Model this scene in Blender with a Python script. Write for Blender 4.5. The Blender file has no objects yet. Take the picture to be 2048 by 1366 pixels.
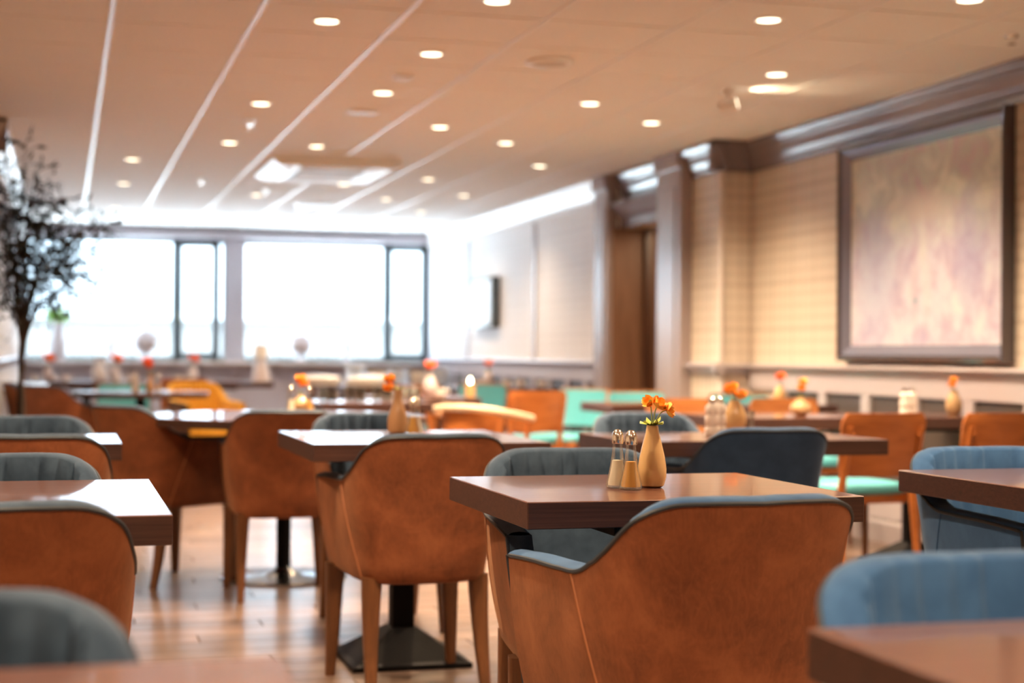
import bpy, bmesh, math, random
from mathutils import Vector, Matrix
random.seed(7)
scene = bpy.context.scene
COL = scene.collection
PI = math.pi
EYE = 1.04          # camera height
CEIL = 2.477        # ceiling height

# ------------------------------------------------------------------ camera, world, exposure
cam_data = bpy.data.cameras.new('camera'); cam = bpy.data.objects.new('camera', cam_data); COL.objects.link(cam)
cam_data.sensor_width = 36.0; cam_data.lens = 3193.83 / 2048 * 36
yaw, pitch, roll = 0.273716, 0.007703, 0.007399
fw = Vector((math.sin(yaw)*math.cos(pitch), math.cos(yaw)*math.cos(pitch), math.sin(pitch)))
r0 = Vector((math.cos(yaw), -math.sin(yaw), 0)); u0 = r0.cross(fw)
rr = r0*math.cos(roll) + u0*math.sin(roll); uu = u0*math.cos(roll) - r0*math.sin(roll)
cam.matrix_world = Matrix(((rr.x, uu.x, -fw.x, 0), (rr.y, uu.y, -fw.y, 0), (rr.z, uu.z, -fw.z, EYE), (0, 0, 0, 1)))
cam_data.clip_start = 0.05; cam_data.clip_end = 200
cam_data.dof.use_dof = True; cam_data.dof.focus_distance = 3.3; cam_data.dof.aperture_fstop = 2.5
scene.camera = cam
SKY = 2.9
world = bpy.data.worlds.new('sky'); scene.world = world; world.use_nodes = True
bg = world.node_tree.nodes['Background']; bg.inputs[1].default_value = SKY
# overcast sky: one brightness at the horizon rising smoothly to three times that overhead
wt = world.node_tree; g_ = wt.nodes.new('ShaderNodeTexCoord'); sz = wt.nodes.new('ShaderNodeSeparateXYZ'); wt.links.new(g_.outputs['Generated'], sz.inputs[0])
rp = wt.nodes.new('ShaderNodeMapRange'); rp.inputs[1].default_value = 0.0; rp.inputs[2].default_value = 1.0; rp.inputs[3].default_value = 1.0; rp.inputs[4].default_value = 3.0
wt.links.new(sz.outputs[2], rp.inputs[0])
vm = wt.nodes.new('ShaderNodeVectorMath'); vm.operation = 'SCALE'; vm.inputs[0].default_value = (0.66, 0.83, 1.0); wt.links.new(rp.outputs[0], vm.inputs['Scale'])
wt.links.new(vm.outputs[0], bg.inputs[0])
scene.view_settings.view_transform = 'Standard'; scene.view_settings.look = 'None'
scene.view_settings.exposure = 1.0; scene.view_settings.gamma = 1.0; scene.view_settings.use_curve_mapping = False
sun_d = bpy.data.lights.new('sun', 'SUN'); sun_d.energy = 230.0; sun_d.color = (0.84, 0.93, 1.0); sun_d.angle = math.radians(3)
sun = bpy.data.objects.new('sun', sun_d); COL.objects.link(sun); sun.rotation_euler = Vector((-0.75, 0.12, -0.85)).to_track_quat('-Z', 'Y').to_euler(); sun.location = (3, -10, 15)
LAMP_COL = (1.0, 0.71, 0.44); LAMP_W = 41.0
def portal(x0, x1, z0, z1, y):
    l = bpy.data.lights.new('window_portal', 'AREA'); l.shape = 'RECTANGLE'; l.size = x1-x0; l.size_y = z1-z0
    l.cycles.is_portal = True
    o = bpy.data.objects.new('window_portal', l); COL.objects.link(o)
    o.location = ((x0+x1)/2, y, (z0+z1)/2); o.rotation_euler = (-PI/2, 0, 0)
portal(-0.40, 1.81, 0.94, 2.36, 18.98); portal(2.03, 4.24, 0.94, 2.36, 18.98)
try:
    scene.cycles.use_denoising = True
    scene.cycles.max_bounces = 12; scene.cycles.diffuse_bounces = 7; scene.cycles.glossy_bounces = 4
    scene.cycles.transmission_bounces = 8; scene.cycles.sample_clamp_indirect = 8; scene.cycles.caustics_reflective = False
    scene.cycles.caustics_refractive = False
except Exception: pass

# ------------------------------------------------------------------ materials
def new_mat(name):
    m = bpy.data.materials.new(name); m.use_nodes = True
    return m, m.node_tree, m.node_tree.nodes['Principled BSDF']
def plain(name, col, rough=0.5, metal=0.0, **kw):
    m, nt, b = new_mat(name)
    b.inputs['Base Color'].default_value = (*col, 1); b.inputs['Roughness'].default_value = rough; b.inputs['Metallic'].default_value = metal
    for k, v in kw.items(): b.inputs[k.replace('_', ' ')].default_value = v
    return m
def tc(nt, scale=(1, 1, 1), kind='Object'):
    t = nt.nodes.new('ShaderNodeTexCoord'); mp = nt.nodes.new('ShaderNodeMapping'); mp.inputs['Scale'].default_value = scale
    nt.links.new(t.outputs[kind], mp.inputs[0]); return mp.outputs[0]
def noise(nt, vec, scale, detail=4, rough=0.55, dist=0.0):
    n = nt.nodes.new('ShaderNodeTexNoise'); n.inputs['Scale'].default_value = scale; n.inputs['Detail'].default_value = detail
    n.inputs['Roughness'].default_value = rough; n.inputs['Distortion'].default_value = dist
    nt.links.new(vec, n.inputs['Vector']); return n.outputs['Fac']
def ramp(nt, fac, stops):
    r = nt.nodes.new('ShaderNodeValToRGB'); e = r.color_ramp.elements
    while len(e) < len(stops): e.new(0.5)
    for el, (p, c) in zip(e, stops): el.position = p; el.color = (*c, 1)
    nt.links.new(fac, r.inputs[0]); return r.outputs[0]
def mixc(nt, fac, a, b, mode='MIX'):
    m = nt.nodes.new('ShaderNodeMix'); m.data_type = 'RGBA'; m.blend_type = mode
    for inp, v in ((m.inputs[0], fac), (m.inputs[6], a), (m.inputs[7], b)):
        if isinstance(v, (int, float)): inp.default_value = v
        elif isinstance(v, tuple): inp.default_value = (*v, 1)
        else: nt.links.new(v, inp)
    return m.outputs[2]
def math_(nt, op, a, b=0.0, c=None):
    m = nt.nodes.new('ShaderNodeMath'); m.operation = op
    for i, v in enumerate((a, b, c)):
        if v is None: continue
        if isinstance(v, (int, float)): m.inputs[i].default_value = v
        else: nt.links.new(v, m.inputs[i])
    return m.outputs[0]
def bump(nt, b, h, strength=0.2, dist=0.01):
    n = nt.nodes.new('ShaderNodeBump'); n.inputs['Strength'].default_value = strength; n.inputs['Distance'].default_value = dist
    nt.links.new(h, n.inputs['Height']); nt.links.new(n.outputs[0], b.inputs['Normal'])

def leather(name, c_dark, c_mid, c_light):
    m, nt, b = new_mat(name); v = tc(nt)
    big = noise(nt, v, 9, 5, 0.6, 0.4)
    col = ramp(nt, big, [(0.30, c_dark), (0.52, c_mid), (0.74, c_light)])
    v2 = tc(nt, (1, 1, 0.35)); fine = noise(nt, v2, 48, 8, 0.75, 3.0)
    k = ramp(nt, fine, [(0.42, (0, 0, 0)), (0.72, (1, 1, 1))])
    col = mixc(nt, math_(nt, 'MULTIPLY', k, 0.5), col, c_light)
    nt.links.new(col, b.inputs['Base Color']); b.inputs['Roughness'].default_value = 0.62
    b.inputs['Specular IOR Level'].default_value = 0.3
    b.inputs['Sheen Weight'].default_value = 0.15; b.inputs['Sheen Tint'].default_value = (1, .6, .35, 1)
    bump(nt, b, fine, 0.12, 0.004); return m
def velvet(name, c, c2, sheen):
    m, nt, b = new_mat(name); v = tc(nt)
    n = noise(nt, v, 14, 4, 0.6, 0.3)
    nt.links.new(ramp(nt, n, [(0.35, c), (0.7, c2)]), b.inputs['Base Color']); b.inputs['Roughness'].default_value = 0.85
    b.inputs['Specular IOR Level'].default_value = 0.15
    b.inputs['Sheen Weight'].default_value = 0.5; b.inputs['Sheen Roughness'].default_value = 0.4; b.inputs['Sheen Tint'].default_value = (*sheen, 1)
    f = noise(nt, v, 500, 2); bump(nt, b, f, 0.08, 0.001); return m
def wood(name, c0, c1, c2, axis_scale, rough=0.35, rnd=0.0, coat=0.0, scale=1.0, crough=0.06):
    m, nt, b = new_mat(name); v = tc(nt, tuple(a*scale for a in axis_scale))
    if rnd:
        oi = nt.nodes.new('ShaderNodeObjectInfo'); cb = nt.nodes.new('ShaderNodeCombineXYZ')
        s = math_(nt, 'MULTIPLY', oi.outputs['Random'], 40.0); nt.links.new(s, cb.inputs[0]); nt.links.new(s, cb.inputs[1])
        ad = nt.nodes.new('ShaderNodeVectorMath'); nt.links.new(v, ad.inputs[0]); nt.links.new(cb.outputs[0], ad.inputs[1]); v = ad.outputs[0]
    n = noise(nt, v, 1.0, 6, 0.65, 0.6); col = ramp(nt, n, [(0.3, c0), (0.5, c1), (0.72, c2)])
    if rnd:
        k = math_(nt, 'MULTIPLY_ADD', oi.outputs['Random'], rnd, 1.0-rnd*0.5)
        g = nt.nodes.new('ShaderNodeCombineColor')
        for i in range(3): nt.links.new(k, g.inputs[i])
        col = mixc(nt, 1.0, col, g.outputs[0], 'MULTIPLY')
    nt.links.new(col, b.inputs['Base Color']); b.inputs['Roughness'].default_value = rough
    b.inputs['Coat Weight'].default_value = coat; b.inputs['Coat IOR'].default_value = 1.7; b.inputs['Coat Roughness'].default_value = crough
    bump(nt, b, n, 0.06, 0.003); return m

M = {}
M['cognac'] = leather('cognac_leather', (0.12, 0.034, 0.013), (0.20, 0.060, 0.023), (0.31, 0.107, 0.044))
M['cognac_seam'] = plain('cognac_seam', (0.38, 0.14, 0.055), 0.5)
M['teal'] = velvet('teal_velvet', (0.024, 0.043, 0.074), (0.046, 0.075, 0.118), (0.52, 0.62, 0.85))
M['blue'] = velvet('blue_velvet', (0.028, 0.080, 0.195), (0.046, 0.118, 0.265), (0.55, 0.75, 0.95))
M['navy'] = velvet('navy_velvet', (0.014, 0.030, 0.066), (0.022, 0.044, 0.092), (0.4, 0.55, 0.8))
M['mustard'] = velvet('mustard_velvet', (0.55, 0.27, 0.03), (0.65, 0.33, 0.05), (1.0, 0.8, 0.4))
M['piping'] = plain('dark_piping', (0.02, 0.03, 0.045), 0.5)
M['leg_wood'] = wood('stained_beech', (0.085, 0.033, 0.014), (0.13, 0.050, 0.019), (0.18, 0.072, 0.028), (30, 30, 3), 0.38)
M['leg_dark'] = wood('dark_beech', (0.05, 0.022, 0.014), (0.075, 0.032, 0.019), (0.10, 0.045, 0.026), (30, 30, 3), 0.38)
M['ply'] = wood('orange_plywood', (0.30, 0.095, 0.022), (0.40, 0.13, 0.032), (0.47, 0.165, 0.045), (3, 30, 30), 0.34)
M['table'] = wood('walnut_laminate', (0.085, 0.034, 0.024), (0.125, 0.050, 0.036), (0.17, 0.074, 0.052), (2.0, 55, 55), 0.32, coat=0.75)
M['table_edge_shaded'] = wood('walnut_edge_shaded', (0.030, 0.012, 0.009), (0.052, 0.020, 0.015), (0.080, 0.033, 0.024), (3, 60, 140), 0.45)  # edges and undersides of the tops, walnut darkened further to carry their shading
M['steel'] = plain('dark_polished_steel', (0.28, 0.29, 0.31), 0.18, 1.0)
M['turq'] = plain('turquoise_vinyl', (0.085, 0.37, 0.44), 0.42)
M['black'] = plain('black_metal', (0.008, 0.008, 0.010), 0.55, Specular_IOR_Level=0.1)
M['chrome'] = plain('chrome', (0.95, 0.92, 0.86), 0.16, 1.0)
M['floor'] = wood('oak_laminate', (0.105, 0.066, 0.050), (0.165, 0.108, 0.083), (0.24, 0.165, 0.13), (2.2, 34, 34), 0.40, rnd=0.55, coat=0.35, crough=0.2)
M['subfloor'] = plain('floor_joint', (0.06, 0.035, 0.024), 0.4)
def ceil_mat():
    m, nt, b = new_mat('mineral_tile'); v = tc(nt)
    n = noise(nt, v, 90, 3); nt.links.new(ramp(nt, n, [(0.3, (0.72, 0.70, 0.68)), (0.7, (0.80, 0.78, 0.75))]), b.inputs['Base Color'])
    b.inputs['Roughness'].default_value = 0.8; bump(nt, b, n, 0.05, 0.002); return m
M['ceiling'] = ceil_mat()
M['rail'] = plain('white_rail', (0.74, 0.73, 0.72), 0.36)
M['ceil_gap'] = plain('ceiling_gap', (0.14, 0.12, 0.11), 0.8)
def plaid(name, c_a, c_b):
    m, nt, b = new_mat(name); v = tc(nt)
    sx = nt.nodes.new('ShaderNodeSeparateXYZ'); nt.links.new(v, sx.inputs[0])
    h = math_(nt, 'ADD', sx.outputs[0], sx.outputs[1])
    def line(c, per, w):
        f = math_(nt, 'FRACT', math_(nt, 'DIVIDE', c, per)); return math_(nt, 'LESS_THAN', f, w)
    a = math_(nt, 'ADD', line(h, 0.075, 0.30), line(sx.outputs[2], 0.075, 0.30))
    a2 = math_(nt, 'ADD', line(h, 0.30, 0.12), line(sx.outputs[2], 0.30, 0.12))
    k = math_(nt, 'ADD', math_(nt, 'MULTIPLY', a, 0.20), math_(nt, 'MULTIPLY', a2, 0.13))
    col = mixc(nt, k, c_a, c_b)
    nt.links.new(col, b.inputs['Base Color']); b.inputs['Roughness'].default_value = 0.6; return m
M['wallpaper'] = plaid('plaid_wallpaper', (0.60, 0.54, 0.47), (0.28, 0.22, 0.18))
M['wallpaper_daylit'] = plaid('daylit_plaid_wallpaper', (0.78, 0.77, 0.78), (0.58, 0.56, 0.57))  # same plaid, daylight of the far walls put into lighter, cooler colours
M['trim'] = plain('lilac_grey_paint', (0.19, 0.16, 0.18), 0.25)
M['trim_mid'] = plain('mauve_gloss_paint', (0.33, 0.28, 0.29), 0.22)
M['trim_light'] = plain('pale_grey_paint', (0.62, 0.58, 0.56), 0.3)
M['wainscot'] = plain('wainscot_paint', (0.44, 0.41, 0.45), 0.26)
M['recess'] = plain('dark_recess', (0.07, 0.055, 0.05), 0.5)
M['plaster'] = plain('warm_plaster', (0.62, 0.55, 0.47), 0.8)
M['brown_wall'] = wood('brown_panelling', (0.15, 0.075, 0.042), (0.20, 0.105, 0.06), (0.25, 0.135, 0.08), (20, 20, 1.5), 0.5)
M['win_frame'] = plain('grey_window_frame', (0.10, 0.13, 0.15), 0.4)
M['post'] = plain('mauve_grey_paint', (0.44, 0.42, 0.47), 0.45)
def glassy(name, col=(1, 1, 1), rough=0.0, ior=1.45):
    return plain(name, col, rough, 0.0, Transmission_Weight=1.0, IOR=ior)
def pane_mat():
    m, nt, b = new_mat('window_glass')
    t = nt.nodes.new('ShaderNodeBsdfTransparent'); t.inputs[0].default_value = (0.95, 0.98, 0.98, 1)
    g = nt.nodes.new('ShaderNodeBsdfGlossy'); g.inputs['Roughness'].default_value = 0.02
    mx = nt.nodes.new('ShaderNodeMixShader'); mx.inputs[0].default_value = 0.06
    nt.links.new(t.outputs[0], mx.inputs[1]); nt.links.new(g.outputs[0], mx.inputs[2])
    nt.links.new(mx.outputs[0], nt.nodes['Material Output'].inputs[0]); return m
M['pane'] = pane_mat()
def thin_glass():
    m, nt, b = new_mat('thin_clear_glass')
    t = nt.nodes.new('ShaderNodeBsdfTransparent'); t.inputs[0].default_value = (0.93, 0.95, 0.95, 1)
    g = nt.nodes.new('ShaderNodeBsdfGlossy'); g.inputs['Roughness'].default_value = 0.05
    lw = nt.nodes.new('ShaderNodeLayerWeight'); lw.inputs[0].default_value = 0.35
    mx = nt.nodes.new('ShaderNodeMixShader'); nt.links.new(lw.outputs['Facing'], mx.inputs[0])
    nt.links.new(t.outputs[0], mx.inputs[1]); nt.links.new(g.outputs[0], mx.inputs[2]); nt.links.new(mx.outputs[0], nt.nodes['Material Output'].inputs[0]); return m
M['glass'] = thin_glass()
M['white'] = plain('white_plastic', (0.78, 0.78, 0.78), 0.35)
M['porcelain'] = plain('white_porcelain', (0.80, 0.79, 0.77), 0.15)
M['dark_grille'] = plain('dark_grille', (0.30, 0.30, 0.30), 0.5)
def emit(name, col, s):
    m, nt, b = new_mat(name); b.inputs['Base Color'].default_value = (*col, 1); b.inputs['Emission Color'].default_value = (*col, 1)
    b.inputs['Emission Strength'].default_value = s; return m
M['lamp'] = emit('lamp_diffuser', (1.0, 0.90, 0.66), 2.6)
M['vase'] = plain('sand_glazed_ceramic', (0.58, 0.38, 0.18), 0.22)
M['vase_brown'] = plain('brown_ceramic', (0.42, 0.24, 0.12), 0.3)
M['vase_gold'] = plain('bronze_ceramic', (0.48, 0.33, 0.18), 0.18)
M['vase_white'] = plain('grey_white_ceramic', (0.55, 0.50, 0.52), 0.3)
def petal_mat():
    m, nt, b = new_mat('orange_petal'); n = noise(nt, tc(nt), 60, 3)
    nt.links.new(ramp(nt, n, [(0.28, (0.88, 0.18, 0.015)), (0.43, (1.0, 0.36, 0.03)), (0.58, (1.0, 0.66, 0.14))]), b.inputs['Base Color'])
    b.inputs['Roughness'].default_value = 0.55; b.inputs['Subsurface Weight'].default_value = 0.0; return m
M['petal'] = petal_mat()
M['petal_red'] = plain('coral_petal', (0.95, 0.24, 0.06), 0.55)
M['petal_pink'] = plain('pink_petal', (0.85, 0.25, 0.17), 0.55)
M['stem'] = plain('pale_green_stem', (0.30, 0.38, 0.14), 0.5)
M['leafgreen'] = plain('yellow_green_leaf', (0.32, 0.38, 0.05), 0.5)
M['olive_leaf'] = plain('olive_leaf', (0.016, 0.026, 0.022), 0.6)
M['bark'] = plain('dark_bark', (0.045, 0.033, 0.027), 0.8)
M['bush'] = plain('fresh_green_leaf', (0.25, 0.42, 0.10), 0.5)
M['salt'] = plain('white_salt', (0.80, 0.72, 0.58), 0.8)
M['pepper'] = plain('amber_spice', (0.62, 0.32, 0.08), 0.8)
M['frame_dark'] = plain('dark_lacquer', (0.06, 0.048, 0.055), 0.22, 0.0, Coat_Weight=0.6)
M['frame_inner'] = plain('liner_window_blue', (0.26, 0.28, 0.40), 0.24, 0.5)  # bluish window reflection put into the liner colour
M['soil'] = plain('soil', (0.03, 0.02, 0.015), 0.9)
M['pot'] = plain('grey_planter', (0.12, 0.12, 0.12), 0.6)
M['facade'] = plain('pale_render', (0.055, 0.056, 0.056), 0.9)
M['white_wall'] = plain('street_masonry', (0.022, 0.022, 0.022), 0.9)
M['asphalt'] = plain('pale_paving', (0.5, 0.5, 0.5), 0.9)
def canvas():
    m, nt, b = new_mat('pastel_canvas'); v = tc(nt)
    sx = nt.nodes.new('ShaderNodeSeparateXYZ'); nt.links.new(v, sx.inputs[0]); Y, Z = sx.outputs[1], sx.outputs[2]
    vs = tc(nt, (1, 1.2, 1.0)); n1 = noise(nt, vs, 5.0, 9, 0.72, 0.25)
    c = ramp(nt, n1, [(0.30, (0.40, 0.33, 0.52)), (0.43, (0.62, 0.47, 0.57)), (0.53, (0.72, 0.63, 0.70)), (0.68, (0.78, 0.74, 0.74))])
    up = ramp(nt, noise(nt, tc(nt, (1, 1.5, 1.5)), 3.2, 5, 0.6, 1.0), [(0.34, (0.58, 0.30, 0.26)), (0.48, (0.50, 0.46, 0.27)), (0.62, (0.78, 0.66, 0.42))])
    f = math_(nt, 'ADD', math_(nt, 'MULTIPLY', Z, 2.2), math_(nt, 'MULTIPLY', n1, 0.8)); f.node.use_clamp = True
    f2 = math_(nt, 'SUBTRACT', f, 0.30); f2.node.use_clamp = True
    c = mixc(nt, f2, c, up)
    def blob(cy, cz, ry, rz, soft, col, amt, c):
        a = math_(nt, 'DIVIDE', math_(nt, 'SUBTRACT', Y, cy), ry); d = math_(nt, 'DIVIDE', math_(nt, 'SUBTRACT', Z, cz), rz)
        q = math_(nt, 'ADD', math_(nt, 'MULTIPLY', a, a), math_(nt, 'MULTIPLY', d, d))
        q = math_(nt, 'ADD', q, math_(nt, 'MULTIPLY', math_(nt, 'SUBTRACT', n1, 0.5), 1.2))
        s = math_(nt, 'SUBTRACT', 1.0, math_(nt, 'DIVIDE', q, soft)); s.node.use_clamp = True
        return mixc(nt, math_(nt, 'MULTIPLY', s, amt), c, col)
    c = blob(0.02, 0.22, 0.34, 0.10, 1.2, (0.72, 0.55, 0.46), 0.8, c)
    c = blob(-0.02, 0.02, 0.05, 0.16, 1.2, (0.80, 0.72, 0.66), 0.6, c)
    c = blob(0.06, -0.24, 0.06, 0.24, 1.2, (0.62, 0.30, 0.42), 0.45, c)
    c = blob(-0.06, -0.22, 0.07, 0.20, 1.2, (0.80, 0.73, 0.70), 0.5, c)
    c = blob(0.05, -0.30, 0.03, 0.03, 1.0, (0.10, 0.30, 0.42), 0.8, c)
    c = blob(-0.5, -0.05, 0.18, 0.35, 1.2, (0.36, 0.28, 0.50), 0.5, c)
    c = blob(0.5, -0.15, 0.25, 0.4, 1.2, (0.52, 0.48, 0.66), 0.5, c)
    c = mixc(nt, 1.0, c, (0.80, 0.92, 1.0), 'MULTIPLY'); nt.links.new(c, b.inputs['Base Color']); b.inputs['Roughness'].default_value = 0.38
    bump(nt, b, noise(nt, v, 60, 4), 0.15, 0.003); return m
M['canvas'] = canvas()

# ------------------------------------------------------------------ mesh helpers
def finish(name, bm, mat, parent=None, smooth=True, angle=40, loc=None):
    bmesh.ops.recalc_face_normals(bm, faces=bm.faces)
    me = bpy.data.meshes.new(name); bm.to_mesh(me); bm.free()
    for mm in (mat if isinstance(mat, (list, tuple)) else [mat]): me.materials.append(mm)
    if smooth:
        me.shade_smooth(); me.set_sharp_from_angle(angle=math.radians(angle))
    o = bpy.data.objects.new(name, me); COL.objects.link(o)
    if parent is not None: o.parent = parent
    if loc is not None: o.location = loc
    return o
def box(bm, c, s, bevel=0.0, mat=0, rot=None, seg=2):
    t = bmesh.new(); bmesh.ops.create_cube(t, size=1.0)
    bmesh.ops.scale(t, vec=s, verts=t.verts)
    if bevel: bmesh.ops.bevel(t, geom=list(t.edges), offset=bevel, segments=seg, affect='EDGES', profile=0.5)
    if rot is not None: bmesh.ops.rotate(t, cent=(0, 0, 0), matrix=rot, verts=t.verts)
    bmesh.ops.translate(t, vec=c, verts=t.verts); merge(bm, t, mat)
def merge(bm, t, mat=0):
    mp = {}
    for v in t.verts: mp[v] = bm.verts.new(v.co)
    for f in t.faces:
        g = bm.faces.new([mp[v] for v in f.verts]); g.material_index = mat
    t.free()
def loft(bm, rows, closed=True, cap0=False, cap1=False, mat=0):
    vs = [[bm.verts.new(p) for p in r] for r in rows]; n = len(rows[0])
    for a, b in zip(vs, vs[1:]):
        for i in range(n if closed else n-1):
            j = (i+1) % n; f = bm.faces.new((a[i], a[j], b[j], b[i])); f.material_index = mat
    for flag, r in ((cap0, vs[0]), (cap1, vs[-1])):
        if flag: f = bm.faces.new(r); f.material_index = mat
    return vs
def lathe(bm, prof, seg=20, c=(0, 0, 0), mat=0, cap0=True, cap1=True, flute=0, amp=0.0):
    rows = []
    for r, z in prof:
        rows.append([(c[0]+r*(1+amp*math.cos(flute*2*PI*i/seg))*math.cos(2*PI*i/seg), c[1]+r*(1+amp*math.cos(flute*2*PI*i/seg))*math.sin(2*PI*i/seg), c[2]+z) for i in range(seg)])
    loft(bm, rows, True, cap0, cap1, mat)
def tube(bm, pts, r, seg=8, mat=0):
    pts = [Vector(p) for p in pts]; rs = r if isinstance(r, (list, tuple)) else [r]*len(pts); rows = []; n0 = None
    for i, p in enumerate(pts):
        d = (pts[min(i+1, len(pts)-1)] - pts[max(i-1, 0)]).normalized()
        if n0 is None: n0 = d.orthogonal().normalized()
        n0 = (n0 - d*n0.dot(d)).normalized(); b = d.cross(n0)
        rows.append([p + (n0*math.cos(2*PI*k/seg) + b*math.sin(2*PI*k/seg))*rs[i] for k in range(seg)])
    loft(bm, rows, True, True, True, mat)
def catmull(P, n):
    out = []; m = len(P)
    for i in range(m-1):
        p0, p1, p2, p3 = P[max(i-1, 0)], P[i], P[i+1], P[min(i+2, m-1)]
        for k in range(n):
            t = k/n
            out.append(tuple(0.5*((2*b) + (c-a)*t + (2*a-5*b+4*c-d)*t*t + (-a+3*b-3*c+d)*t**3) for a, b, c, d in zip(p0, p1, p2, p3)))
    out.append(tuple(P[-1])); return out
def ss(a, b, x):
    t = min(1, max(0, (x-a)/(b-a))); return t*t*(3-2*t)
def empty(name, label, cat, loc=(0, 0, 0), rz=0.0, group=None):
    o = bpy.data.objects.new(name, None); o.empty_display_size = 0.1; COL.objects.link(o)
    o.location = loc; o.rotation_euler = (0, 0, rz); return tag(o, label, cat, group)
def tag(o, label, cat, group=None):
    o['label'] = label; o['category'] = cat
    if group: o['group'] = group
    return o
def struct(o):
    o['kind'] = 'structure'; return o
def dup(root, loc, rz=0.0, label=None, group=None):
    c = root.copy(); COL.objects.link(c); c.location = loc; c.rotation_euler = (0, 0, rz)
    if label: c['label'] = label
    if group: c['group'] = group
    for ch in list(root.children):
        k = ch.copy(); COL.objects.link(k); k.parent = c
        for g in list(ch.children):
            h = g.copy(); COL.objects.link(h); h.parent = k
    return c

# ------------------------------------------------------------------ room shell
XR, XP, XL, XLF = 4.48, 4.25, -1.60, -0.45     # right wall, right wall beyond the pier, left wall near, left wall far
YB, YF, YP, YL = 18.80, -3.2, 9.95, 10.45      # back wall, front wall, pier, left return
bm = bmesh.new()
box(bm, (1.45, 8.0, -0.11), (6.5, 23.0, 0.20))
floor = struct(finish('floor', bm, M['subfloor'], smooth=False))
pl_me = None
def plank_obj(x, y, lx, ly):
    global pl_me
    if pl_me is None:
        b = bmesh.new(); box(b, (0, 0, 0), (1.2-0.004, 0.15-0.003, 0.012), 0.0015, seg=1)
        o = finish('plank', b, M['floor'], floor, smooth=False); pl_me = o.data
    else:
        o = bpy.data.objects.new('plank', pl_me); COL.objects.link(o); o.parent = floor
    o.location = (x, y, -0.006); o.scale = (lx/1.2, 1, 1); return o
rows_ = 0
y = 3.4
while y < 9.6:
    off = (rows_*0.47) % 1.2; x = XL - off
    while x < XR:
        a, b_ = max(x, XL), min(x+1.2, XR)
        if b_-a > 0.05: plank_obj((a+b_)/2, y+0.075, b_-a, 0.15)
        x += 1.2
    y += 0.15; rows_ += 1
def plank_sheet(y0, y1, name):
    b = bmesh.new(); r = 0; y = y0
    while y < y1-1e-4:
        off = (r*0.47) % 1.2; x = XL - off
        while x < XR:
            a, c = max(x, XL), min(x+1.2, XR)
            if c-a > 0.05: box(b, ((a+c)/2, y+0.075, -0.006), (c-a-0.004, 0.147, 0.012))
            x += 1.2
        y += 0.15; r += 1
    o = finish(name, b, M['floor'], floor, smooth=False); o['kind'] = 'stuff'
plank_sheet(3.4-44*0.15, 3.4, 'distant_planks'); plank_sheet(y, 18.8, 'distant_planks')

# ceiling: slab, tiles, rails
bm = bmesh.new(); box(bm, (1.45, 8.0, CEIL+0.115), (6.5, 23.0, 0.2)); ceiling = struct(finish('ceiling', bm, M['ceil_gap'], smooth=False))
TX0, TY0 = 0.183, 5.358
bm = bmesh.new(); box(bm, (0, 0, 0.010), (0.582, 0.584, 0.020), 0.003, seg=1)
tile = finish('ceiling_tile', bm, M['ceiling'], ceiling, smooth=False); first = True
AC = (1.95, 12.28)
for i in range(-3, 8):
    for j in range(-1, 23):
        x, y = TX0 + 0.6*(i+0.5), TY0 + 0.6*(j+0.5)
        if y > YL+0.2 and x < XLF: continue
        if y > YB-0.1: continue
        if first: o = tile; first = False
        else: o = tile.copy(); COL.objects.link(o); o.parent = ceiling
        o.location = (x, y, CEIL)
b = bmesh.new()
for i in range(-3, 8):
    for j in range(-15, -1):
        box(b, (TX0+0.6*(i+0.5), TY0+0.6*(j+0.5), CEIL+0.01), (0.582, 0.594, 0.02))
o = finish('distant_tiles', b, M['ceiling'], ceiling, smooth=False); o['kind'] = 'stuff'
for i in range(-3, 9):
    x = TX0 + 0.6*i
    if x > 4.45: continue
    y0, y1 = -3.2, (YL if x < XLF else YB)
    b = bmesh.new(); box(b, (0, 0, 0), (0.020, y1-y0, 0.010), 0.001, seg=1)
    finish('ceiling_rail', b, M['rail'], ceiling, smooth=False, loc=(x, (y0+y1)/2, CEIL+0.001))

def wall(name, boxes, mat):
    b = bmesh.new()
    for c, s in boxes: box(b, c, s)
    return struct(finish(name, b, mat, smooth=False))
H = CEIL + 0.02
def slab(x0, x1, y0, y1, z0=0.0, z1=None):
    z1 = H if z1 is None else z1
    return (((x0+x1)/2, (y0+y1)/2, (z0+z1)/2), (x1-x0, y1-y0, z1-z0))
D0, D1 = 10.95, 12.05            # doorway in the right wall
wall_right = wall('wall_right', [slab(XR, XR+0.2, YF, YP), slab(XP, XR+0.2, YP, D0), slab(XP+0.06, XR+0.2, D0, D1, 2.05)], M['wallpaper'])
wall_right_far = wall('wall_right_far', [slab(XP, XR+0.2, D1, YB+0.2)], M['wallpaper_daylit'])
wall_left_far = wall('wall_left_far', [slab(XLF-0.2, XLF, YL+0.2, YB+0.2)], M['wallpaper_daylit'])
wall_left = wall('wall_left', [slab(XL-0.2, XL, YF, YL)], M['wallpaper'])
wall_ret = wall('wall_return', [slab(XL-0.2, XLF+0.01, YL, YL+0.2)], M['brown_wall'])
wall_front = wall('wall_front', [slab(XL-0.2, XR+0.2, YF-0.2, YF)], M['plaster'])
ZS, ZT = 0.93, 2.345
wall_back = wall('wall_back', [slab(XLF-0.2, XR, YB, YB+0.22, 0, ZS-0.02), slab(XLF-0.2, XR, YB, YB+0.22, ZT), slab(1.81, 2.03, YB-0.02, YB+0.22, ZS-0.02, ZT), slab(4.24, XR, YB, YB+0.22, ZS-0.02, ZT)], M['post'])
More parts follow.
